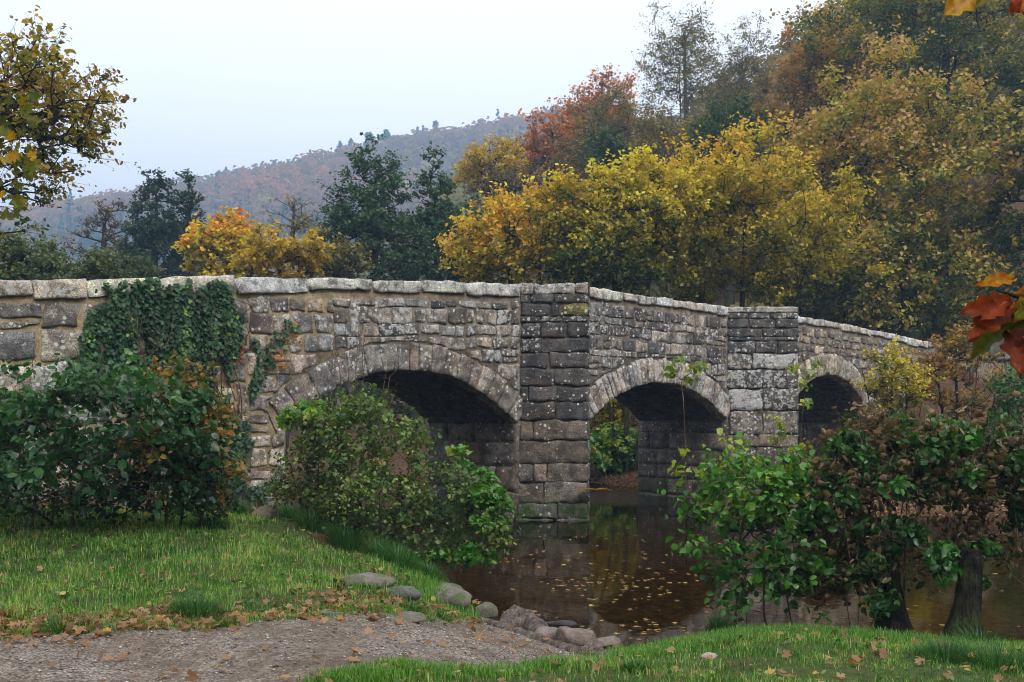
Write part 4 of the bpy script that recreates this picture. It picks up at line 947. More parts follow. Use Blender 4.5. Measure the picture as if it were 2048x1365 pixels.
def fern_on(label, seed, x, y, n, L, pal, upw=1.0):
    z = gz(x, y); px, py = CX+F*x/y, HZ-F*(z-EYE)/y; fern('fern', label, seed, px, py, y, n, L, pal, upw)
fern_on('green fern on the bank seen through the second arch', 91, 3.5, 37.0, 10, 1.5, 'fern', 1.2)
fern_on('yellowing fern just right of the first pier behind the arch', 92, 2.95, 35.8, 9, 1.3, 'fern', .9)
fern_on('fern beside the ivied far corner of the second arch', 93, 4.3, 35.6, 10, 1.2, 'fern', 1.2)
fern('fern', 'orange bracken frond hanging at the foot of the first pier', 94, 1183, 985, 21.95, 9, .75, 'bracken', .5, .9)
fern('fern', 'small green fern growing from the left edge of the first pier', 95, 1022, 890, 21.3, 6, .35, 'fern', .7, 1.2)
fern_on('bright green fern on the leafy shoal at the foot of the second pier', 96, 5.5, 26.0, 9, .8, 'fern', .9)
# ------------------------------------------------------------------ grass, tussocks, litter
def blades(rng, x, y, h, w, lean=.55):
    n = len(x); z = ground(x, y); a = rng.uniform(0, 2*math.pi, n); d = np.stack([np.cos(a), np.sin(a), 0*a], 1); s_ = np.stack([-np.sin(a), np.cos(a), 0*a], 1)
    P = np.stack([x, y, z-.01], 1); ln = (lean*rng.uniform(.2, 1.2, n))[:, None]; h = h[:, None]; w = w[:, None]
    M1 = P+np.array([0, 0, 1])*h*.55+d*h*ln*.25; TP = P+np.array([0, 0, 1])*h*(1-.35*ln)+d*h*ln*.9
    V = np.stack([P-s_*w, P+s_*w, M1-s_*w*.75, M1+s_*w*.75, TP], 1).reshape(-1, 3)
    T = (np.array([(0, 1, 3), (0, 3, 2), (2, 3, 4)])[None]+(np.arange(n)*5)[:, None, None]).reshape(-1, 3)
    return V, T
def scatter(rng, poly, n):
    xs, ys = zip(*poly); X, Y = [], []; k = 0
    while k < n:
        x, y = rng.uniform(min(xs), max(xs), n), rng.uniform(min(ys), max(ys), n); ok = in_poly(x, y, poly); X.append(x[ok]); Y.append(y[ok]); k += ok.sum()
    return np.concatenate(X)[:n], np.concatenate(Y)[:n]
def vnoise(x, y, sc, off=0): return np.sin(x*sc*1.3+off+1.7*np.sin(y*sc*.8+off))*np.sin(y*sc*1.1-off+1.3*np.sin(x*sc*.7))
rng = np.random.default_rng(101)
def lawn(poly, n, label, name, hbase, soft):
    x, y = scatter(rng, poly, n); tk = rng.integers(0, n//26, n); tx, ty = scatter(rng, poly, n//26+1); m_ = rng.random(n) < .62
    x = np.where(m_, tx[tk]+rng.normal(0, .035, n), x); y = np.where(m_, ty[tk]+rng.normal(0, .035, n), y); th_ = np.where(m_, rng.uniform(.6, 1.5, n//26+1)[tk], .8); tc_ = np.where(m_, rng.normal(0, .16, n//26+1)[tk], 0)
    px = CX+F*x/y; g = ground(x, y); py = HZ-F*(g-EYE)/y
    ed = seg_dist(x, y, poly, True); nz_ = vnoise(x, y, 2.1, 1)+.6*vnoise(x, y, 6.3, 2)
    keep = (rng.random(len(x)) < sstep(0, soft, ed)*1.0+.12) & (nz_ > -.95+.5*rng.normal(size=len(x)) - sstep(.2, .8, ed)*.4)
    bare = np.exp(-((px-655)/60)**2-((py-1195)/35)**2)+.9*np.exp(-((px-1650)/170)**2-((py-1345)/22)**2)+.8*np.exp(-((px-560)/90)**2-((py-1060)/18)**2)+.8*np.exp(-((px-1100)/230)**2-((py-1362)/12)**2)
    keep &= rng.random(len(x)) > bare*1.05
    keep &= g > .02
    keep &= rng.random(len(x)) > .75*np.clip(vnoise(x, y, 1.6, 7)+.6*vnoise(x, y, 4.4, 3)-.45, 0, 1)
    x, y, nz_, th_, tc_ = x[keep], y[keep], nz_[keep], th_[keep], tc_[keep]
    tall = .6+.5*np.clip(vnoise(x, y, 1.1, 5), -1, 1)
    h = hbase*(.55+.7*rng.random(len(x)))*(.65+.6*tall)*th_; w = .0022+.0022*rng.random(len(x))
    V, T = blades(rng, x, y, h, w*(y/9)**.5)
    tn = np.clip(.40+tc_+.20*nz_+.22*rng.normal(size=len(x))+.18*(vnoise(x, y, 3.7, 9))+.6*(rng.random(len(x)) < .15), 0, 1)
    tag(link(name, tri_mesh(name, V, T, M['leaf_grass'], np.repeat(tn, 3))), label, 'grass', kind='stuff')
lawn(LAWN1, 100000, 'bright green grass on the left bank', 'grass', .085, .7)
lawn(LAWN2, 56000, 'green grass strip along the near water edge', 'grass', .065, .3)
def fringe(n, pts, sd, hb, label, world=False):
    P = np.array(pts if world else gpoly(pts), float); k = rng.integers(0, len(P)-1, n); Q = P[k]+(P[k+1]-P[k])*rng.random(n)[:, None]; tq = Q[rng.integers(0, n//22, n)]
    Q = np.where(rng.random(n)[:, None] < .8, tq, Q)+rng.normal(0, sd, (n, 2)); g = ground(Q[:, 0], Q[:, 1]); Q = Q[g > .025]
    V, T = blades(rng, Q[:, 0], Q[:, 1], hb*(.5+.8*rng.random(len(Q))), .0022+.002*rng.random(len(Q))); tag(link('grass', tri_mesh('grass', V, T, M['leaf_grass'], np.repeat(np.clip(rng.normal(.5, .22, len(Q)), 0, 1), 3))), label, 'grass', kind='stuff')
fringe(7000, [(640,1372),(760,1362),(900,1348),(1100,1332),(1240,1318)], .07, .075, 'ragged grass fringe on the near edge of the gravel')
fringe(6000, [(0,1274),(200,1264),(400,1256),(600,1238),(740,1224),(850,1238),(940,1236)], .09, .07, 'ragged grass fringe where the lawn meets the gravel')
fringe(16000, [(1.5,9.3),(2.2,9.9),(3.4,9.8),(4.8,9.0),(6.6,7.6)], .22, .10, 'grass on the lip of the near bank above the water', True)
fringe(14000, [(.95,8.6),(1.35,9.0),(1.75,9.35),(2.4,9.8),(3.4,9.7)], .2, .07, 'short turf beside the shore stones', True)
fringe(9000, [(-.6,10.6),(-.95,11.8),(-1.3,13.2),(-2.0,14.8),(-3.3,16.3)], .16, .13, 'longer grass along the left bank edge', True)
def tussock(label, px, py, rad, n, L, pal='sedge', seed=0):
    r = np.random.default_rng(seed); c = gpix(px, py); a = r.uniform(0, 2*math.pi, n); q = rad*np.sqrt(r.random(n))
    P = np.stack([c[0]+np.cos(a)*q*.6, c[1]+np.sin(a)*q*.6, np.zeros(n)], 1); P[:, 2] = np.maximum(ground(P[:, 0], P[:, 1]), 0)-.02
    d = np.stack([np.cos(a), np.sin(a), 0*a], 1); s_ = np.stack([-np.sin(a), np.cos(a), 0*a], 1); out = (.15+.8*q/rad*r.uniform(.3, 1.3, n))[:, None]; h = (L*r.uniform(.6, 1.15, n))[:, None]; w = .0032
    k = [P+d*out*h*f*f*.9+np.array([0, 0, 1])*h*(f-.42*out*f*f) for f in (0, .35, .7, 1.0)]
    V = np.stack([k[0]-s_*w, k[0]+s_*w, k[1]-s_*w, k[1]+s_*w, k[2]-s_*w*.7, k[2]+s_*w*.7, k[3]], 1).reshape(-1, 3)
    T = (np.array([(0, 1, 3), (0, 3, 2), (2, 3, 5), (2, 5, 4), (4, 5, 6)])[None]+(np.arange(n)*7)[:, None, None]).reshape(-1, 3)
    o = link('grass_tussock', tri_mesh('grass_tussock', V-c, T, M['leaf_'+pal], np.repeat(np.clip(r.normal(.5, .22, n), 0, 1), 5)), None, c)
    tag(o, label, 'grass tuft', 'tufts of long grass')
tus = [('dark tufted grass clump where the lawn meets the gravel path', 395, 1236, .30, 420, .24), ('long dark sedge clump below the waterside bush', 690, 1098, .40, 480, .42),
       ('sedge clump at the water edge right of the long dark sedge', 800, 1140, .34, 420, .40), ('sedge clump left of the waterside bush', 625, 1062, .36, 380, .38),
       ('long grass clump in the bottom right corner', 1990, 1335, .42, 340, .22), ('long grass clump left of the bottom right corner', 1890, 1320, .36, 300, .20), ('long grass clump by the mossy stump foot', 1960, 1290, .34, 260, .22),
       ('tall grass hugging the alder bush at the middle of the lawn top', 420, 1058, .40, 420, .26), ('tall grass below the ivy foot beside the wall', 480, 1030, .40, 320, .34),
       ('small grass tuft below the shore rocks at the path end', 880, 1238, .16, 200, .13), ('small grass tuft on the left shore rock', 820, 1228, .15, 200, .14), ('grass tuft on the short turf in the foreground', 1270, 1345, .16, 220, .13),
       ('grass tuft on the shoal bank seen through the second arch', 1255, 935, .8, 500, .6), ('short bright tuft at the bottom left of the lawn', 120, 1262, .2, 220, .14), ('grass tuft beside the right bush foot', 1440, 1262, .25, 250, .2),
       ('lone tuft at the gravel edge right of the dark tuft', 455, 1256, .10, 110, .10), ('dark sedge on the bank under the left side of the waterside bush', 580, 1040, .45, 420, .36), ('sedge leaning over the water under the waterside bush', 760, 1120, .38, 380, .36), ('last sedge clump on the bank before the shore rocks', 860, 1160, .26, 300, .26)]
for i, (l, px, py, r_, n, L) in enumerate(tus): tussock(l, px, py, r_, n, L, seed=200+i)

def litter(name, label, pts, L, lift=.012, pal='litter', flatness=.35, tbase=.45, cat='leaves', tpl=MAPLE):
    x, y = pts; n = len(x); z = ground(x, y); z = np.where(z < .0, .004, z+lift)
    P = np.stack([x, y, z+rng.uniform(0, .02, n)*(z > .01)], 1); N = np.array([0, 0, 1.])+rng.normal(0, flatness, (n, 3))
    V, T, per = leaves(rng, P, N, L*rng.uniform(.5, 1.2, n), tpl, 0, .9)
    tag(link(name, tri_mesh(name, V, T, M['leaf_'+pal], np.repeat(np.clip(rng.normal(tbase, .25, n), 0, 1), per))), label, cat, kind='stuff')
def along(pts, n, sd):
    P = np.array(gpoly(pts)); k = rng.integers(0, len(P)-1, n); f = rng.random(n)[:, None]; Q = P[k]+(P[k+1]-P[k])*f+rng.normal(0, sd, (n, 2)); return Q[:, 0], Q[:, 1]
def cat_(*a): return np.concatenate([q[0] for q in a]), np.concatenate([q[1] for q in a])
litter('fallen_leaves', 'brown fallen leaves along the edge between lawn and gravel', cat_(along([(-200, 1278), (0, 1268), (200, 1258), (400, 1252), (600, 1236), (740, 1222), (930, 1240)], 820, .15), along([(-100, 1262), (0, 1250), (100, 1240), (250, 1232), (420, 1235)], 330, .28), along([(600, 1225), (680, 1190), (800, 1215), (930, 1235)], 150, .15)), .085, .02, flatness=.55)
litter('fallen_leaves', 'fallen leaves dotted over the lawn and gravel', cat_(scatter(rng, LAWN1, 330), scatter(rng, PATH, 260), scatter(rng, LAWN2, 300)), .088, .03, flatness=.45)
shoal = [(5.2, 24.0), (7, 22.8), (10, 23.4), (14, 23.2), (15, 26), (10, 26.5), (6, 26.5), (5.2, 28), (5.1, 29.5), (4.4, 32.6), (3.3, 35), (2.2, 36.6), (3.5, 36.8), (4.8, 33), (5.5, 29.5), (5.6, 27)]
def on_line(P, n, sd):
    P = np.array(P, float); k = rng.integers(0, len(P)-1, n); Q = P[k]+(P[k+1]-P[k])*rng.random(n)[:, None]+rng.normal(0, sd, (n, 2)); return Q[:, 0], Q[:, 1]
litter('fallen_leaves', 'band of russet leaves washed up along the far waterline', cat_(scatter(rng, shoal, 2600), on_line([(4.7, 23.9), (5.0, 25.5), (5.3, 27.3), (5.07, 29.3), (4.2, 32.6), (3.1, 35), (2, 36.5)], 1300, .12), on_line([(4.7, 23.9), (7, 22.6), (10, 23.2), (13, 23)], 700, .15)), .09, .02, tpl=ROUND)
# small broad leaved weeds in the turf
wx, wy = cat_(scatter(rng, LAWN1, 1500), scatter(rng, LAWN2, 1300), along([(560, 1050), (660, 1085), (760, 1130), (860, 1165)], 500, .25)); kx = rng.integers(0, len(wx)//6, len(wx)); m_ = rng.random(len(wx)) < .75
wx = np.where(m_, wx[kx]+rng.normal(0, .05, len(wx)), wx); wy = np.where(m_, wy[kx]+rng.normal(0, .05, len(wx)), wy)
P = np.stack([wx, wy, ground(wx, wy)+rng.uniform(.015, .06, len(wx))], 1); V, T, per = leaves(rng, P, np.array([0, 0, 1.])+rng.normal(0, .4, (len(wx), 3)), .05*rng.uniform(.4, 1.3, len(wx)), ROUND, 0, var=True)
tag(link('turf_weeds', tri_mesh('turf_weeds', V, T, M['leaf_mixed_bush'], np.repeat(np.clip(rng.normal(.5, .2, len(wx)), 0, 1), per))), 'small broad leaved weeds growing in the turf', 'weeds', kind='stuff')
# floating leaves
fx, fy = scatter(rng, [(-.9, 13.5), (-.2, 11.2), (1.2, 9.8), (2.2, 10.8), (4, 11), (6.5, 9), (8, 9), (8, 20), (4.4, 23), (1.8, 22), (1.6, 21.4), (.2, 20.5), (-.8, 16)], 420)
k = rng.random(420) < .75; cc_ = np.array([(1.3, 12.6), (1.0, 13.4), (1.9, 13.8), (.4, 15.3), (-.5, 12.0), (.1, 11.2), (1.5, 10.6), (1.9, 17.5), (4.5, 11.5), (6, 11)]); kk = rng.integers(0, 10, k.sum()); sp_ = np.array([.5, .35, .45, .6, .15, .2, .25, .9, .6, .8])[kk]; fx[k] = cc_[kk, 0]+rng.normal(0, 1, k.sum())*sp_; fy[k] = cc_[kk, 1]+rng.normal(0, 1, k.sum())*sp_*1.2
ok = in_poly(fx, fy, RIVER) & (seg_dist(fx, fy, RIVER, True) > .12); fx, fy = fx[ok], fy[ok]
P = np.stack([fx, fy, np.full(len(fx), .006)], 1); V, T, per = leaves(rng, P, np.array([0, 0, 1.])+rng.normal(0, .06, (len(fx), 3)), .085*rng.uniform(.35, 1.2, len(fx)), MAPLE, 0, .8)
tag(link('floating_leaves', tri_mesh('floating_leaves', V, T, M['leaf_litter'], np.repeat(np.clip(rng.normal(.75, .25, len(fx)), 0, 1), per))), 'orange and yellow leaves floating on the dark water', 'leaves', kind='stuff')
# loose pebbles on the path
x, y = scatter(rng, PATH, 7000); z = ground(x, y)+.014; r_ = .004+.010*rng.random(len(x))**2.5
O8 = np.array([(1, 0, 0), (-1, 0, 0), (0, 1, 0), (0, -1, 0), (0, 0, .7), (0, 0, -.7)]); OT = np.array([(0, 2, 4), (2, 1, 4), (1, 3, 4), (3, 0, 4), (2, 0, 5), (1, 2, 5), (3, 1, 5), (0, 3, 5)])
V = (np.stack([x, y, z], 1)[:, None]+O8[None]*r_[:, None, None]*rng.uniform(.6, 1.3, (len(x), 6, 1))).reshape(-1, 3); T = (OT[None]+(np.arange(len(x))*6)[:, None, None]).reshape(-1, 3)
t = NT('pebble'); t.princ(t.ramp(t.attr('tint'), [(0, (0.10, 0.085, 0.07)), (.6, (0.25, 0.22, 0.19)), (1, (0.5, 0.46, 0.42))]), .9)
tag(link('pebbles', tri_mesh('pebbles', V, T, t.m, np.repeat(rng.random(len(x)), 8))), 'loose pebbles of the gravel path', 'pebbles', kind='stuff')

# ------------------------------------------------------------------ rocks, roots, fence
t = NT('shore_rock'); oi = t.n('ShaderNodeObjectInfo'); c = t.mix(1.0, oi.outputs['Color'], t.ramp(t.noise(9, 4, .65), [(.3, .65), (.7, 1.35)]), 'MULTIPLY')
c = t.mix(1.0, c, t.ramp(t.noise(70, 3, .7), [(.3, .7), (.7, 1.3)]), 'MULTIPLY')
nz_ = t.sep(t.n('ShaderNodeNewGeometry').outputs['Normal'])[2]
c = t.mix(t.math('MULTIPLY', t.math('MULTIPLY', oi.outputs['Alpha'], t.ramp(t.noise(5, 4), [(.4, 0.0), (.55, 1.0)])), t.math('ADD', nz_, .2, clamp=True)), c, (.045, .085, .015))
t.princ(c, .85, t.bump(t.math('ADD', t.noise(12, 5, .7), t.math('MULTIPLY', t.noise(60, 3), .3)), .7, .04), .3); M['rock'] = t.m
bpy_ico = None
def ico(sub):
    import bmesh
    bm = bmesh.new(); bmesh.ops.create_icosphere(bm, subdivisions=sub, radius=1); bm.verts.ensure_lookup_table()
    V = np.array([v.co[:] for v in bm.verts]); T = np.array([[v.index for v in f.verts] for f in bm.faces]); bm.free(); return V, T
ICV, ICT = ico(3)
def rock(label, px, py, w, h, dpt, col, moss, seed, rot=0, sink=.35, name='shore_rock', sharp=1.0):
    c = gpix(px, py); r = np.random.default_rng(seed); V = ICV.copy()
    if py > 1150: w, h, dpt = w*1.3, h*1.25, dpt*1.3
    for q in range(9):      # flatten facets
        d = rand_dirs(r, 1)[0]; k = r.uniform(.55, .85); m = V@d; V = V-np.maximum(m-k, 0)[:, None]*d*.9*sharp
    n = np.array([mnoise.fractal(Vector(v*1.6+seed), .8, 2, 4) for v in V]); V = V*(1+.14*n)[:, None]
    ca, sa = math.cos(rot), math.sin(rot); V = V*np.array([w/2, dpt/2, h/2]); V = np.stack([V[:, 0]*ca-V[:, 1]*sa, V[:, 0]*sa+V[:, 1]*ca, V[:, 2]], 1)
    z = max(c[2], -.05)+h*(.5-sink); o = link(name, tri_mesh(name, V, ICT, M['rock'], smooth=True), None, (c[0], c[1], z)); o.color = (*col, moss); tag(o, label, 'rock'); return o
GR, PK, DKR = (.15, .13, .11), (.18, .138, .12), (.04, .036, .032)
rock('rounded pinkish boulder in the row at the water edge', 1150, 1288, .34, .22, .26, PK, .05, 1, -.3)
rock('flat ended block at the right end of the shore stone row', 1216, 1296, .26, .15, .18, PK, .1, 2, -.2, sharp=1.3)
rock('smooth hump stone left of the pinkish boulder', 1100, 1277, .24, .16, .22, PK, .05, 3)
rock('mossy upright stone at the end of the gravel by the water', 968, 1236, .24, .24, .22, GR, .7, 4)
rock('grass topped mossy boulder left of the upright mossy stone', 905, 1222, .36, .30, .34, GR, .9, 5)
rock('grey boulder at the tip of the left bank', 893, 1190, .32, .20, .3, GR, .7, 6)
rock('small dark slab among the grass of the left bank', 800, 1198, .30, .14, .22, (.12, .115, .11), .3, 7)
rock('flat stone half buried in the lawn above the bare patch', 735, 1172, .42, .16, .3, GR, .4, 8, .2, .4)
rock('low flat stone at the gravel edge', 812, 1240, .26, .08, .2, GR, .2, 9)
rock('dark wet stone just showing above the water', 1125, 1252, .30, .10, .2, DKR, 0, 10, 0, .55)
rock('reddish stone at the foot of the abutment', 525, 1040, .5, .35, .45, (.2, .14, .11), .3, 11)
rock('pale stone on the turf in the foreground', 1418, 1322, .12, .07, .09, (.33, .29, .25), .1, 12)
rock('small stone slab sunk at the lawn corner by the gravel', 660, 1232, .2, .07, .16, GR, .2, 13)
def root_thing(label, px_pts, radii, seed, name='tree_root', cat='root', mat='root'):
    r = np.random.default_rng(seed); P = []
    for px, py in px_pts: c = gpix(px, py); P.append((c[0], c[1], max(c[2], 0)))
    P = np.array(P); f = np.linspace(0, len(P)-1, len(P)*5); Q = np.stack([np.interp(f, range(len(P)), P[:, i]) for i in range(3)], 1)+r.normal(0, .008, (len(f), 3))
    R = 1.25*np.interp(f, range(len(P)), radii)*(1+.08*r.normal(size=len(f))); V, T = polyline_tube(Q, R, 9, .08, r); b = Q[0]
    o = link(name, tri_mesh(name, V-b, T, M[mat], smooth=True), None, b); tag(o, label, cat); return o
M['root'] = bark_mat('weathered_root', (0.10, 0.08, 0.065), (0.24, 0.195, 0.165))
root_thing('long weathered root running along the edge of the gravel', [(962, 1246), (1010, 1258), (1060, 1276), (1110, 1294), (1170, 1310), (1250, 1322)], [.045, .05, .04, .04, .055, .015], 1)
root_thing('short curled root lying over the long weathered root', [(1155, 1304), (1162, 1300), (1200, 1308), (1240, 1318)], [.02, .025, .03, .01], 2)
root_thing('gnarled pale driftwood burl rising at the water edge', [(1008, 1252), (1030, 1250), (1052, 1256), (1075, 1266), (1090, 1274)], [.05, .12, .12, .09, .05], 3, 'driftwood', 'driftwood')
root_thing('thin root in the turf below the green alder bush', [(1270, 1305), (1310, 1300), (1340, 1302)], [.015, .02, .008], 4)
root_thing('forked stick lying on the foreground turf', [(1385, 1352), (1420, 1342), (1455, 1335)], [.008, .012, .006], 5, 'stick', 'stick')
# old fence by the road at the right
fb = np.array(at(2015, 740, 33.5)); fb[2] = gz(fb[0], fb[1]); fence = empty('wooden_fence', fb, 'weathered grey post and rail fence at the right end of the bridge', 'fence')
M['wood'] = bark_mat('fence_wood', (0.14, 0.125, 0.11), (0.30, 0.28, 0.25))
def boxm(c, sx, sy, sz, rz=0):
    V = np.array([(a*sx/2, b*sy/2, d*sz/2) for a in (-1, 1) for b in (-1, 1) for d in (-1, 1)]); ca, sa = math.cos(rz), math.sin(rz)
    V = np.stack([V[:, 0]*ca-V[:, 1]*sa, V[:, 0]*sa+V[:, 1]*ca, V[:, 2]], 1)+np.array(c)
    return V, np.array([(0, 1, 3), (0, 3, 2), (4, 6, 7), (4, 7, 5), (0, 4, 5), (0, 5, 1), (2, 3, 7), (2, 7, 6), (0, 2, 6), (0, 6, 4), (1, 5, 7), (1, 7, 3)])
fdir = np.array([.88, -.47]); far_ = math.atan2(fdir[1], fdir[0]); zt_ = at(2015, 688, 33.5)[2]-fb[2]
for i in range(-1, 3):
    p = fdir*i*1.1; zg = gz(fb[0]+p[0], fb[1]+p[1])-fb[2]; V, T = boxm((p[0], p[1], (zg-.3+zt_)/2), .14, .12, zt_-zg+.3, far_); link('post', tri_mesh('post', V, T, M['wood']), fence)
for hz_ in (.12, .50): V, T = boxm((fdir[0]*.55, fdir[1]*.55-.09, zt_-hz_), 3.7, .05, .13, far_); link('rail', tri_mesh('rail', V, T, M['wood']), fence)

# ------------------------------------------------------------------ branches reaching in close to the camera
def lobed(r, lobes=3.5, amp=.26, nw=4, nl=16, w=.5, curl=.12):
    V = []
    for i in range(nl+1):
        t_ = i/nl; ww = w/2*math.sin(math.pi*min(1, t_**.85*.97+.03))**.7*(1+amp*math.sin(2*math.pi*lobes*t_+.6))
        for j in range(-nw, nw+1):
            u = j/nw; V.append((t_, u*ww, curl*(abs(u)**1.5)*.6-curl*t_*t_+.01*r.normal()))
    T = []; k = 2*nw+1
    for i in range(nl):
        for j in range(k-1): a = i*k+j; T += [(a, a+1, a+k+1), (a, a+k+1, a+k)]
    return np.array(V), np.array(T)
t = NT('autumn_leaf'); oi = t.n('ShaderNodeObjectInfo'); tc = t.n('ShaderNodeTexCoord').outputs['Object']
c2 = t.mix(t.math('MULTIPLY', oi.outputs['Alpha'], t.ramp(t.noise(18, 4, .6), [(.42, 0.0), (.58, 1.0)])), oi.outputs['Color'], (.30, .055, .008))
c2 = t.mix(1.0, c2, t.ramp(t.noise(60, 3), [(.3, .75), (.7, 1.25)]), 'MULTIPLY')
df = t.n('ShaderNodeBsdfDiffuse'); t.l(c2, df.inputs[0]); tr_ = t.n('ShaderNodeBsdfTranslucent'); t.l(c2, tr_.inputs[0]); m1 = t.n('ShaderNodeMixShader'); m1.inputs[0].default_value = .4
t.l(df.outputs[0], m1.inputs[1]); t.l(tr_.outputs[0], m1.inputs[2]); gl = t.n('ShaderNodeBsdfGlossy'); gl.inputs['Roughness'].default_value = .4; m2 = t.n('ShaderNodeMixShader'); m2.inputs[0].default_value = .015
t.l(m1.outputs[0], m2.inputs[1]); t.l(gl.outputs[0], m2.inputs[2]); t.l(m2.outputs[0], t.out.inputs['Surface']); M['autumn'] = t.m
def near_leaf(parent, p0, p1, wpx, Z, col, blotch, seed, name='leaf', tilt=.5):
    r = np.random.default_rng(seed); a, e = at(*p0, Z+r.normal(0, .03)), at(*p1, Z-.04+r.normal(0, .05)); d = e-a; L = np.linalg.norm(d); d /= L
    n = unit(np.array([r.normal(0, .25), -1, tilt])-d*np.dot(d, np.array([0, -1, tilt]))); n = unit(n-d*np.dot(n, d)); b = np.cross(n, d)
    V, T = lobed(r, r.uniform(3, 4.2), .24, w=wpx*Z/F/L*1.05); V = V*L; V = V[:, :1]*d+V[:, 1:2]*b+V[:, 2:3]*n
    o = link(name, tri_mesh(name, V, T, M['autumn'], smooth=True), parent, a-np.array(parent.location)); o.color = (*col, blotch); return o
rx_, ry_ = 2.9, 2.3; rb_ = np.array([rx_, ry_, gz(rx_, ry_)-.1])
oak = empty('oak_tree', rb_, 'oak bough with red and orange leaves close to the camera at the right edge', 'tree'); rr = np.random.default_rng(5)
V, T = polyline_tube([rb_+np.array([0, 0, q]) + np.array([.05*math.sin(q*2), .04*math.cos(q*1.7), 0]) for q in np.linspace(0, 6.5, 14)], np.linspace(.24, .12, 14), 12, .04, rr); link('trunk', tri_mesh('trunk', V-rb_, T, M['bark'], smooth=True), oak)
Zl = 2.4
def limb(p, radii):
    P = np.array(p); f = np.linspace(0, len(P)-1, len(P)*4); Q = np.stack([np.interp(f, range(len(P)), P[:, i]) for i in range(3)], 1)
    V, T = polyline_tube(Q, np.interp(f, range(len(P)), radii), 7, .05, rr); link('limb', tri_mesh('limb', V-rb_, T, M['bark'], smooth=True), oak)
limb([rb_+np.array([-.02, 0, 2.3]), at(2400, 560, Zl), at(2150, 590, Zl), at(2048, 598, Zl), at(2022, 590, Zl), at(1992, 580, Zl)], [.05, .025, .012, .006, .004, .002])
limb([at(2150, 590, Zl), at(2060, 630, Zl), at(2015, 640, Zl)], [.008, .005, .002])
limb([rb_+np.array([-.02, 0, 3.6]), at(2350, -60, Zl), at(2100, -40, Zl), at(1968, -22, Zl)], [.05, .02, .008, .003])
GRN, YEL, ORG, RED, DRD, PAL_ = (.10, .14, .012), (.46, .27, .012), (.42, .13, .008), (.27, .042, .006), (.10, .018, .006), (.33, .35, .33)
for i, (p0, p1, w, c, bl_) in enumerate([((2024, 560), (1960, 566), 26, YEL, .8), ((2022, 602), (1922, 624), 42, RED, .6), ((2018, 622), (1942, 672), 48, DRD, .7), ((2018, 618), (1944, 716), 42, GRN, .25), ((2008, 640), (2075, 600), 46, YEL, .9),
     ((2012, 640), (1982, 714), 34, PAL_, .15), ((2030, 648), (2046, 742), 66, DRD, .4), ((2060, 632), (2014, 656), 26, GRN, .1), ((2040, 590), (2068, 560), 30, ORG, .5), ((2016, 606), (1965, 636), 34, RED, .6), ((2060, 660), (2075, 720), 40, ORG, .6),
     ((1968, -24), (1891, 27), 50, YEL, .75), ((2062, -30), (2028, 21), 36, RED, .5), ((2075, -20), (2048, 10), 30, ORG, .5), ((1985, -24), (1955, 12), 26, GRN, .3)]):
    near_leaf(oak, p0, p1, w, Zl, c, bl_, 400+i)
for i in range(46):      # more leaves further back along the two limbs
    lw = rr.random() < .6; px = rr.uniform(2065, 2420); py = (600-(px-2060)*.1 if lw else -38-(px-2060)*.06)+rr.normal(0, 22); a_ = rr.uniform(0, 6.28); L_ = rr.uniform(60, 100)
    near_leaf(oak, (px, py), (px+L_*math.cos(a_), py+abs(L_*math.sin(a_))), rr.uniform(28, 48), Zl, [YEL, ORG, RED, DRD, GRN][rr.integers(5)], rr.uniform(.2, .9), 460+i)
# left: sycamore spray
lx_, ly_ = -4.9, 6.3; lb_ = np.array([lx_, ly_, gz(lx_, ly_)-.1]); syc = empty('sycamore_tree', lb_, 'near sycamore bough with large green and orange leaves at the left edge', 'tree')
V, T = polyline_tube([lb_+np.array([.05*math.sin(q), .04*math.cos(q*1.7), q]) for q in np.linspace(0, 7.5, 14)], np.linspace(.22, .1, 14), 12, .04, rr); link('trunk', tri_mesh('trunk', V-lb_, T, M['bark'], smooth=True), syc)
Zs = 6.2; mv, mt = MAPLE
mleaf = tri_mesh('leaf', np.concatenate([mv*.105]), mt, M['autumn'], smooth=True); rr = np.random.default_rng(9)
def limb2(p, radii):
    P = np.array(p); f = np.linspace(0, len(P)-1, len(P)*4); Q = np.stack([np.interp(f, range(len(P)), P[:, i]) for i in range(3)], 1)
    V, T = polyline_tube(Q, np.interp(f, range(len(P)), radii), 6, .05, rr); link('limb', tri_mesh('limb', V-lb_, T, M['bark_grey'], smooth=True), syc)
for yy, x1, y1 in ((260, 62, 205), (330, 60, 320), (300, 70, 265), (400, 30, 415)):
    limb2([lb_+np.array([.05, 0, 3.0]), at(-330, 330, Zs), at(-220+rr.normal(0, 30), (yy+330)/2, Zs+rr.normal(0, .1)), at(-60, yy+rr.normal(0, 12), Zs), at(x1, y1, Zs)], [.04, .02, .012, .006, .002])
from mathutils import Euler
for i in range(100):
    a, y1 = [(62, 205), (60, 320), (70, 265), (30, 415)][i % 4]; px = rr.uniform(-90, a+12); py = y1+rr.normal(0, 24)
    o = link('leaf', mleaf, syc, at(px, py, Zs+rr.normal(0, .12))-lb_); o.rotation_euler = Euler((math.radians(90+rr.normal(-25, 25)), rr.uniform(0, 6.28), rr.normal(0, .5)))
    o.scale = [rr.uniform(.65, 1.15)]*3; c = [GRN, (.16, .17, .015), (.05, .085, .012), (.07, .11, .012), GRN, (.28, .22, .015), YEL][rr.integers(7)]; o.color = (*c, rr.uniform(0, .3))
    if py > 440 or px > 95: o.scale = [.6]*3

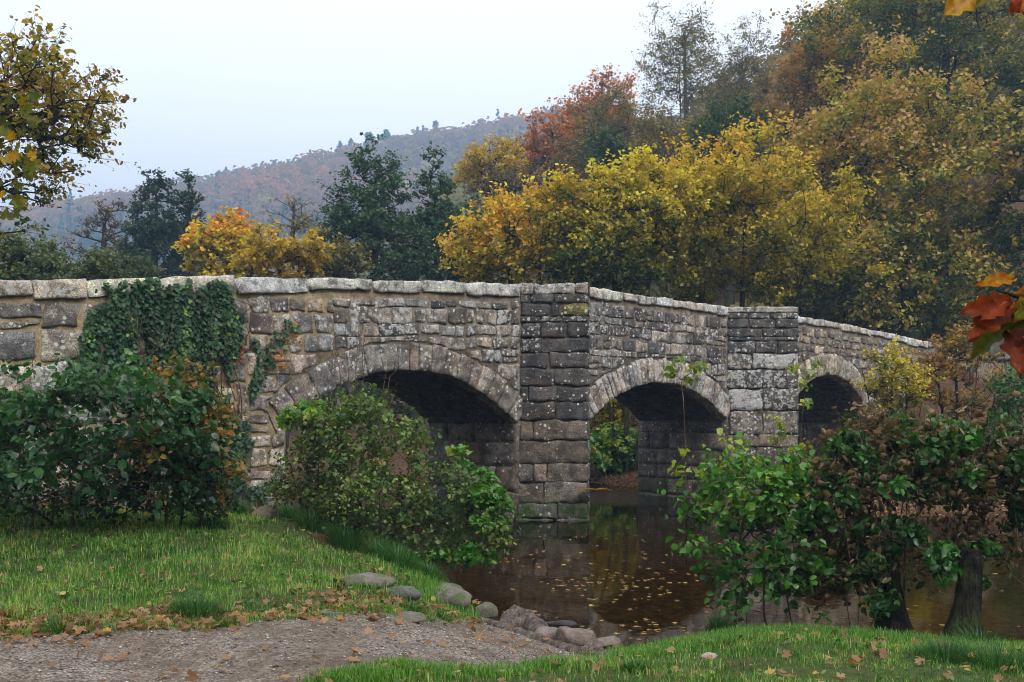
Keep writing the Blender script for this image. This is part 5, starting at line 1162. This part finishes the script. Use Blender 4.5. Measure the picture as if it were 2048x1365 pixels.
# ------------------------------------------------------------------ far hill woodland
rng = np.random.default_rng(300)
def far_wood(name, label, n, ymin, ymax, pxmin, pxmax, size, pal, cone, tint, clump=None):
    px = rng.uniform(pxmin, pxmax, n); y = ymin+(ymax-ymin)*rng.random(n)**.8; x = (px-CX)*y/F
    if clump is not None:
        k = clump(x, y)+.35*rng.normal(size=n) > 0; x, y = x[k], y[k]; n = len(x)
    z = ground(x, y, False); q = 38; s_ = size*rng.uniform(.7, 1.3, n)
    d = rand_dirs(rng, n*q).reshape(n, q, 3); rr_ = rng.uniform(.5, 1, (n, q))[..., None]
    if cone:
        hh = rng.random((n, q)); ra = (1-hh)*.42; an = rng.uniform(0, 6.28, (n, q)); L3 = np.stack([np.cos(an)*ra, np.sin(an)*ra, hh*2.6], -1)
    else: L3 = d*rr_*np.array([.62, .62, .6])+np.array([0, 0, .75])
    P = np.stack([x, y, z], 1)[:, None]+L3*s_[:, None, None]; N = (d*.8+np.array([0, -.9, .15])).reshape(-1, 3)
    V, T, per = leaves(rng, P.reshape(-1, 3), N, np.repeat(s_*(.26 if not cone else .23), q), KITE, .3)
    tn = np.clip(tint+.12*rng.normal(size=n)[:, None]+.2*vnoise(x, y, .02, 4)[:, None]+.06*rng.normal(size=(n, q)), 0, 1)
    tag(link(name, tri_mesh(name, V, T, M['leaf_'+pal], np.repeat(tn.ravel(), per))), label, 'wood', kind='stuff')
con = lambda x, y: vnoise(x, y, .011, 3)+.3-1.5*sstep(470, 560, y)
far_wood('far_woodland', 'russet autumn woodland covering the hazy far hill', 3000, 380, 735, -150, 1250, 9.5, 'rust', False, .32)
far_wood('far_conifers', 'bluish conifer plantation low on the hazy far hill', 1500, 330, 620, -150, 1250, 8.5, 'alder', True, .4, con)
far_wood('far_golden_woodland', 'golden larches scattered on the hazy far hill', 900, 380, 640, -100, 1200, 8.5, 'yellow', False, .35, lambda x, y: vnoise(x, y, .016, 8)-.45)
far_wood('hillside_undergrowth', 'brown and olive undergrowth covering the slope under the hillside trees', 950, 46, 150, 850, 2300, 3.0, 'oak_orange', False, .3)
far_wood('valley_trees', 'hazy mixed trees on the valley floor behind the river', 600, 105, 330, -300, 1100, 7.5, 'olive', False, .4)
def far_pine(label, px, py, wpx, seed, name='pine_tree'):
    r = np.random.default_rng(seed); Z = 712; x = (px-CX)*Z/F; g = float(ground(np.array([x]), np.array([Z]), False)[0]); topz = at(px, py, Z)[2]; H = max(topz-g, 10); b = np.array([x, Z, g]); w = wpx*Z/F
    root = empty(name, b, label, 'tree', 'conifers on the far ridge'); V, T = tubes([(0, 0, -1)], [(0, 0, H*.9)], .35, .1, 6); link('trunk', tri_mesh('trunk', V, T, M['bark']), root)
    n = 240; hh = r.random(n)**.9; ra = w/2*(1-hh**2*.8)*r.uniform(.2, 1.15, n)*(1+.35*np.sin(hh*11+seed)); an = r.uniform(0, 6.28, n); P = np.stack([np.cos(an)*ra, np.sin(an)*ra, H*.35+hh*H*.65], 1)
    V, T, per = leaves(r, P, rand_dirs(r, n)+np.array([0, 0, .6]), w*.30, KITE, .2); link('crown', tri_mesh('crown', V, T, M['leaf_alder'], np.repeat(r.uniform(0, .6, n), per)), root)
for i, (l, px, py, w) in enumerate([('broad pine on the far ridge above the tall alder', 738, 258, 22), ('pine on the far ridge left of the broad pine', 702, 270, 12), ('small pine pair left end on the ridge', 680, 275, 12), ('bushy pine on the ridge right of the broad pine', 772, 254, 24),
     ('slim pine on the ridge near its middle', 835, 246, 10), ('slim pine right next to the middle slim pine', 846, 244, 9), ('rounded pine standing highest on the ridge', 871, 236, 16), ('tiny pine on the ridge near the clear yellow tree', 960, 232, 10), ('tiny pine far left on the low ridge', 452, 326, 9), ('small pine on the low ridge right of the dark alder', 620, 292, 9)]):
    far_pine(l, px, py+8, w*1.4, 500+i)

# ------------------------------------------------------------------ haze
t = NT('valley_haze'); pv_ = t.n('ShaderNodeVolumePrincipled'); pv_.inputs['Color'].default_value = (.42, .67, 1.0, 1); pv_.inputs['Density'].default_value = HAZE; pv_.inputs['Anisotropy'].default_value = .2
t.l(pv_.outputs[0], t.out.inputs['Volume'])
V, T = boxm((0, 780, 128), 3100, 1760, 262); o = link('haze', tri_mesh('haze', V, T, t.m)); tag(o, 'pale autumn haze filling the valley', 'haze', kind='stuff')
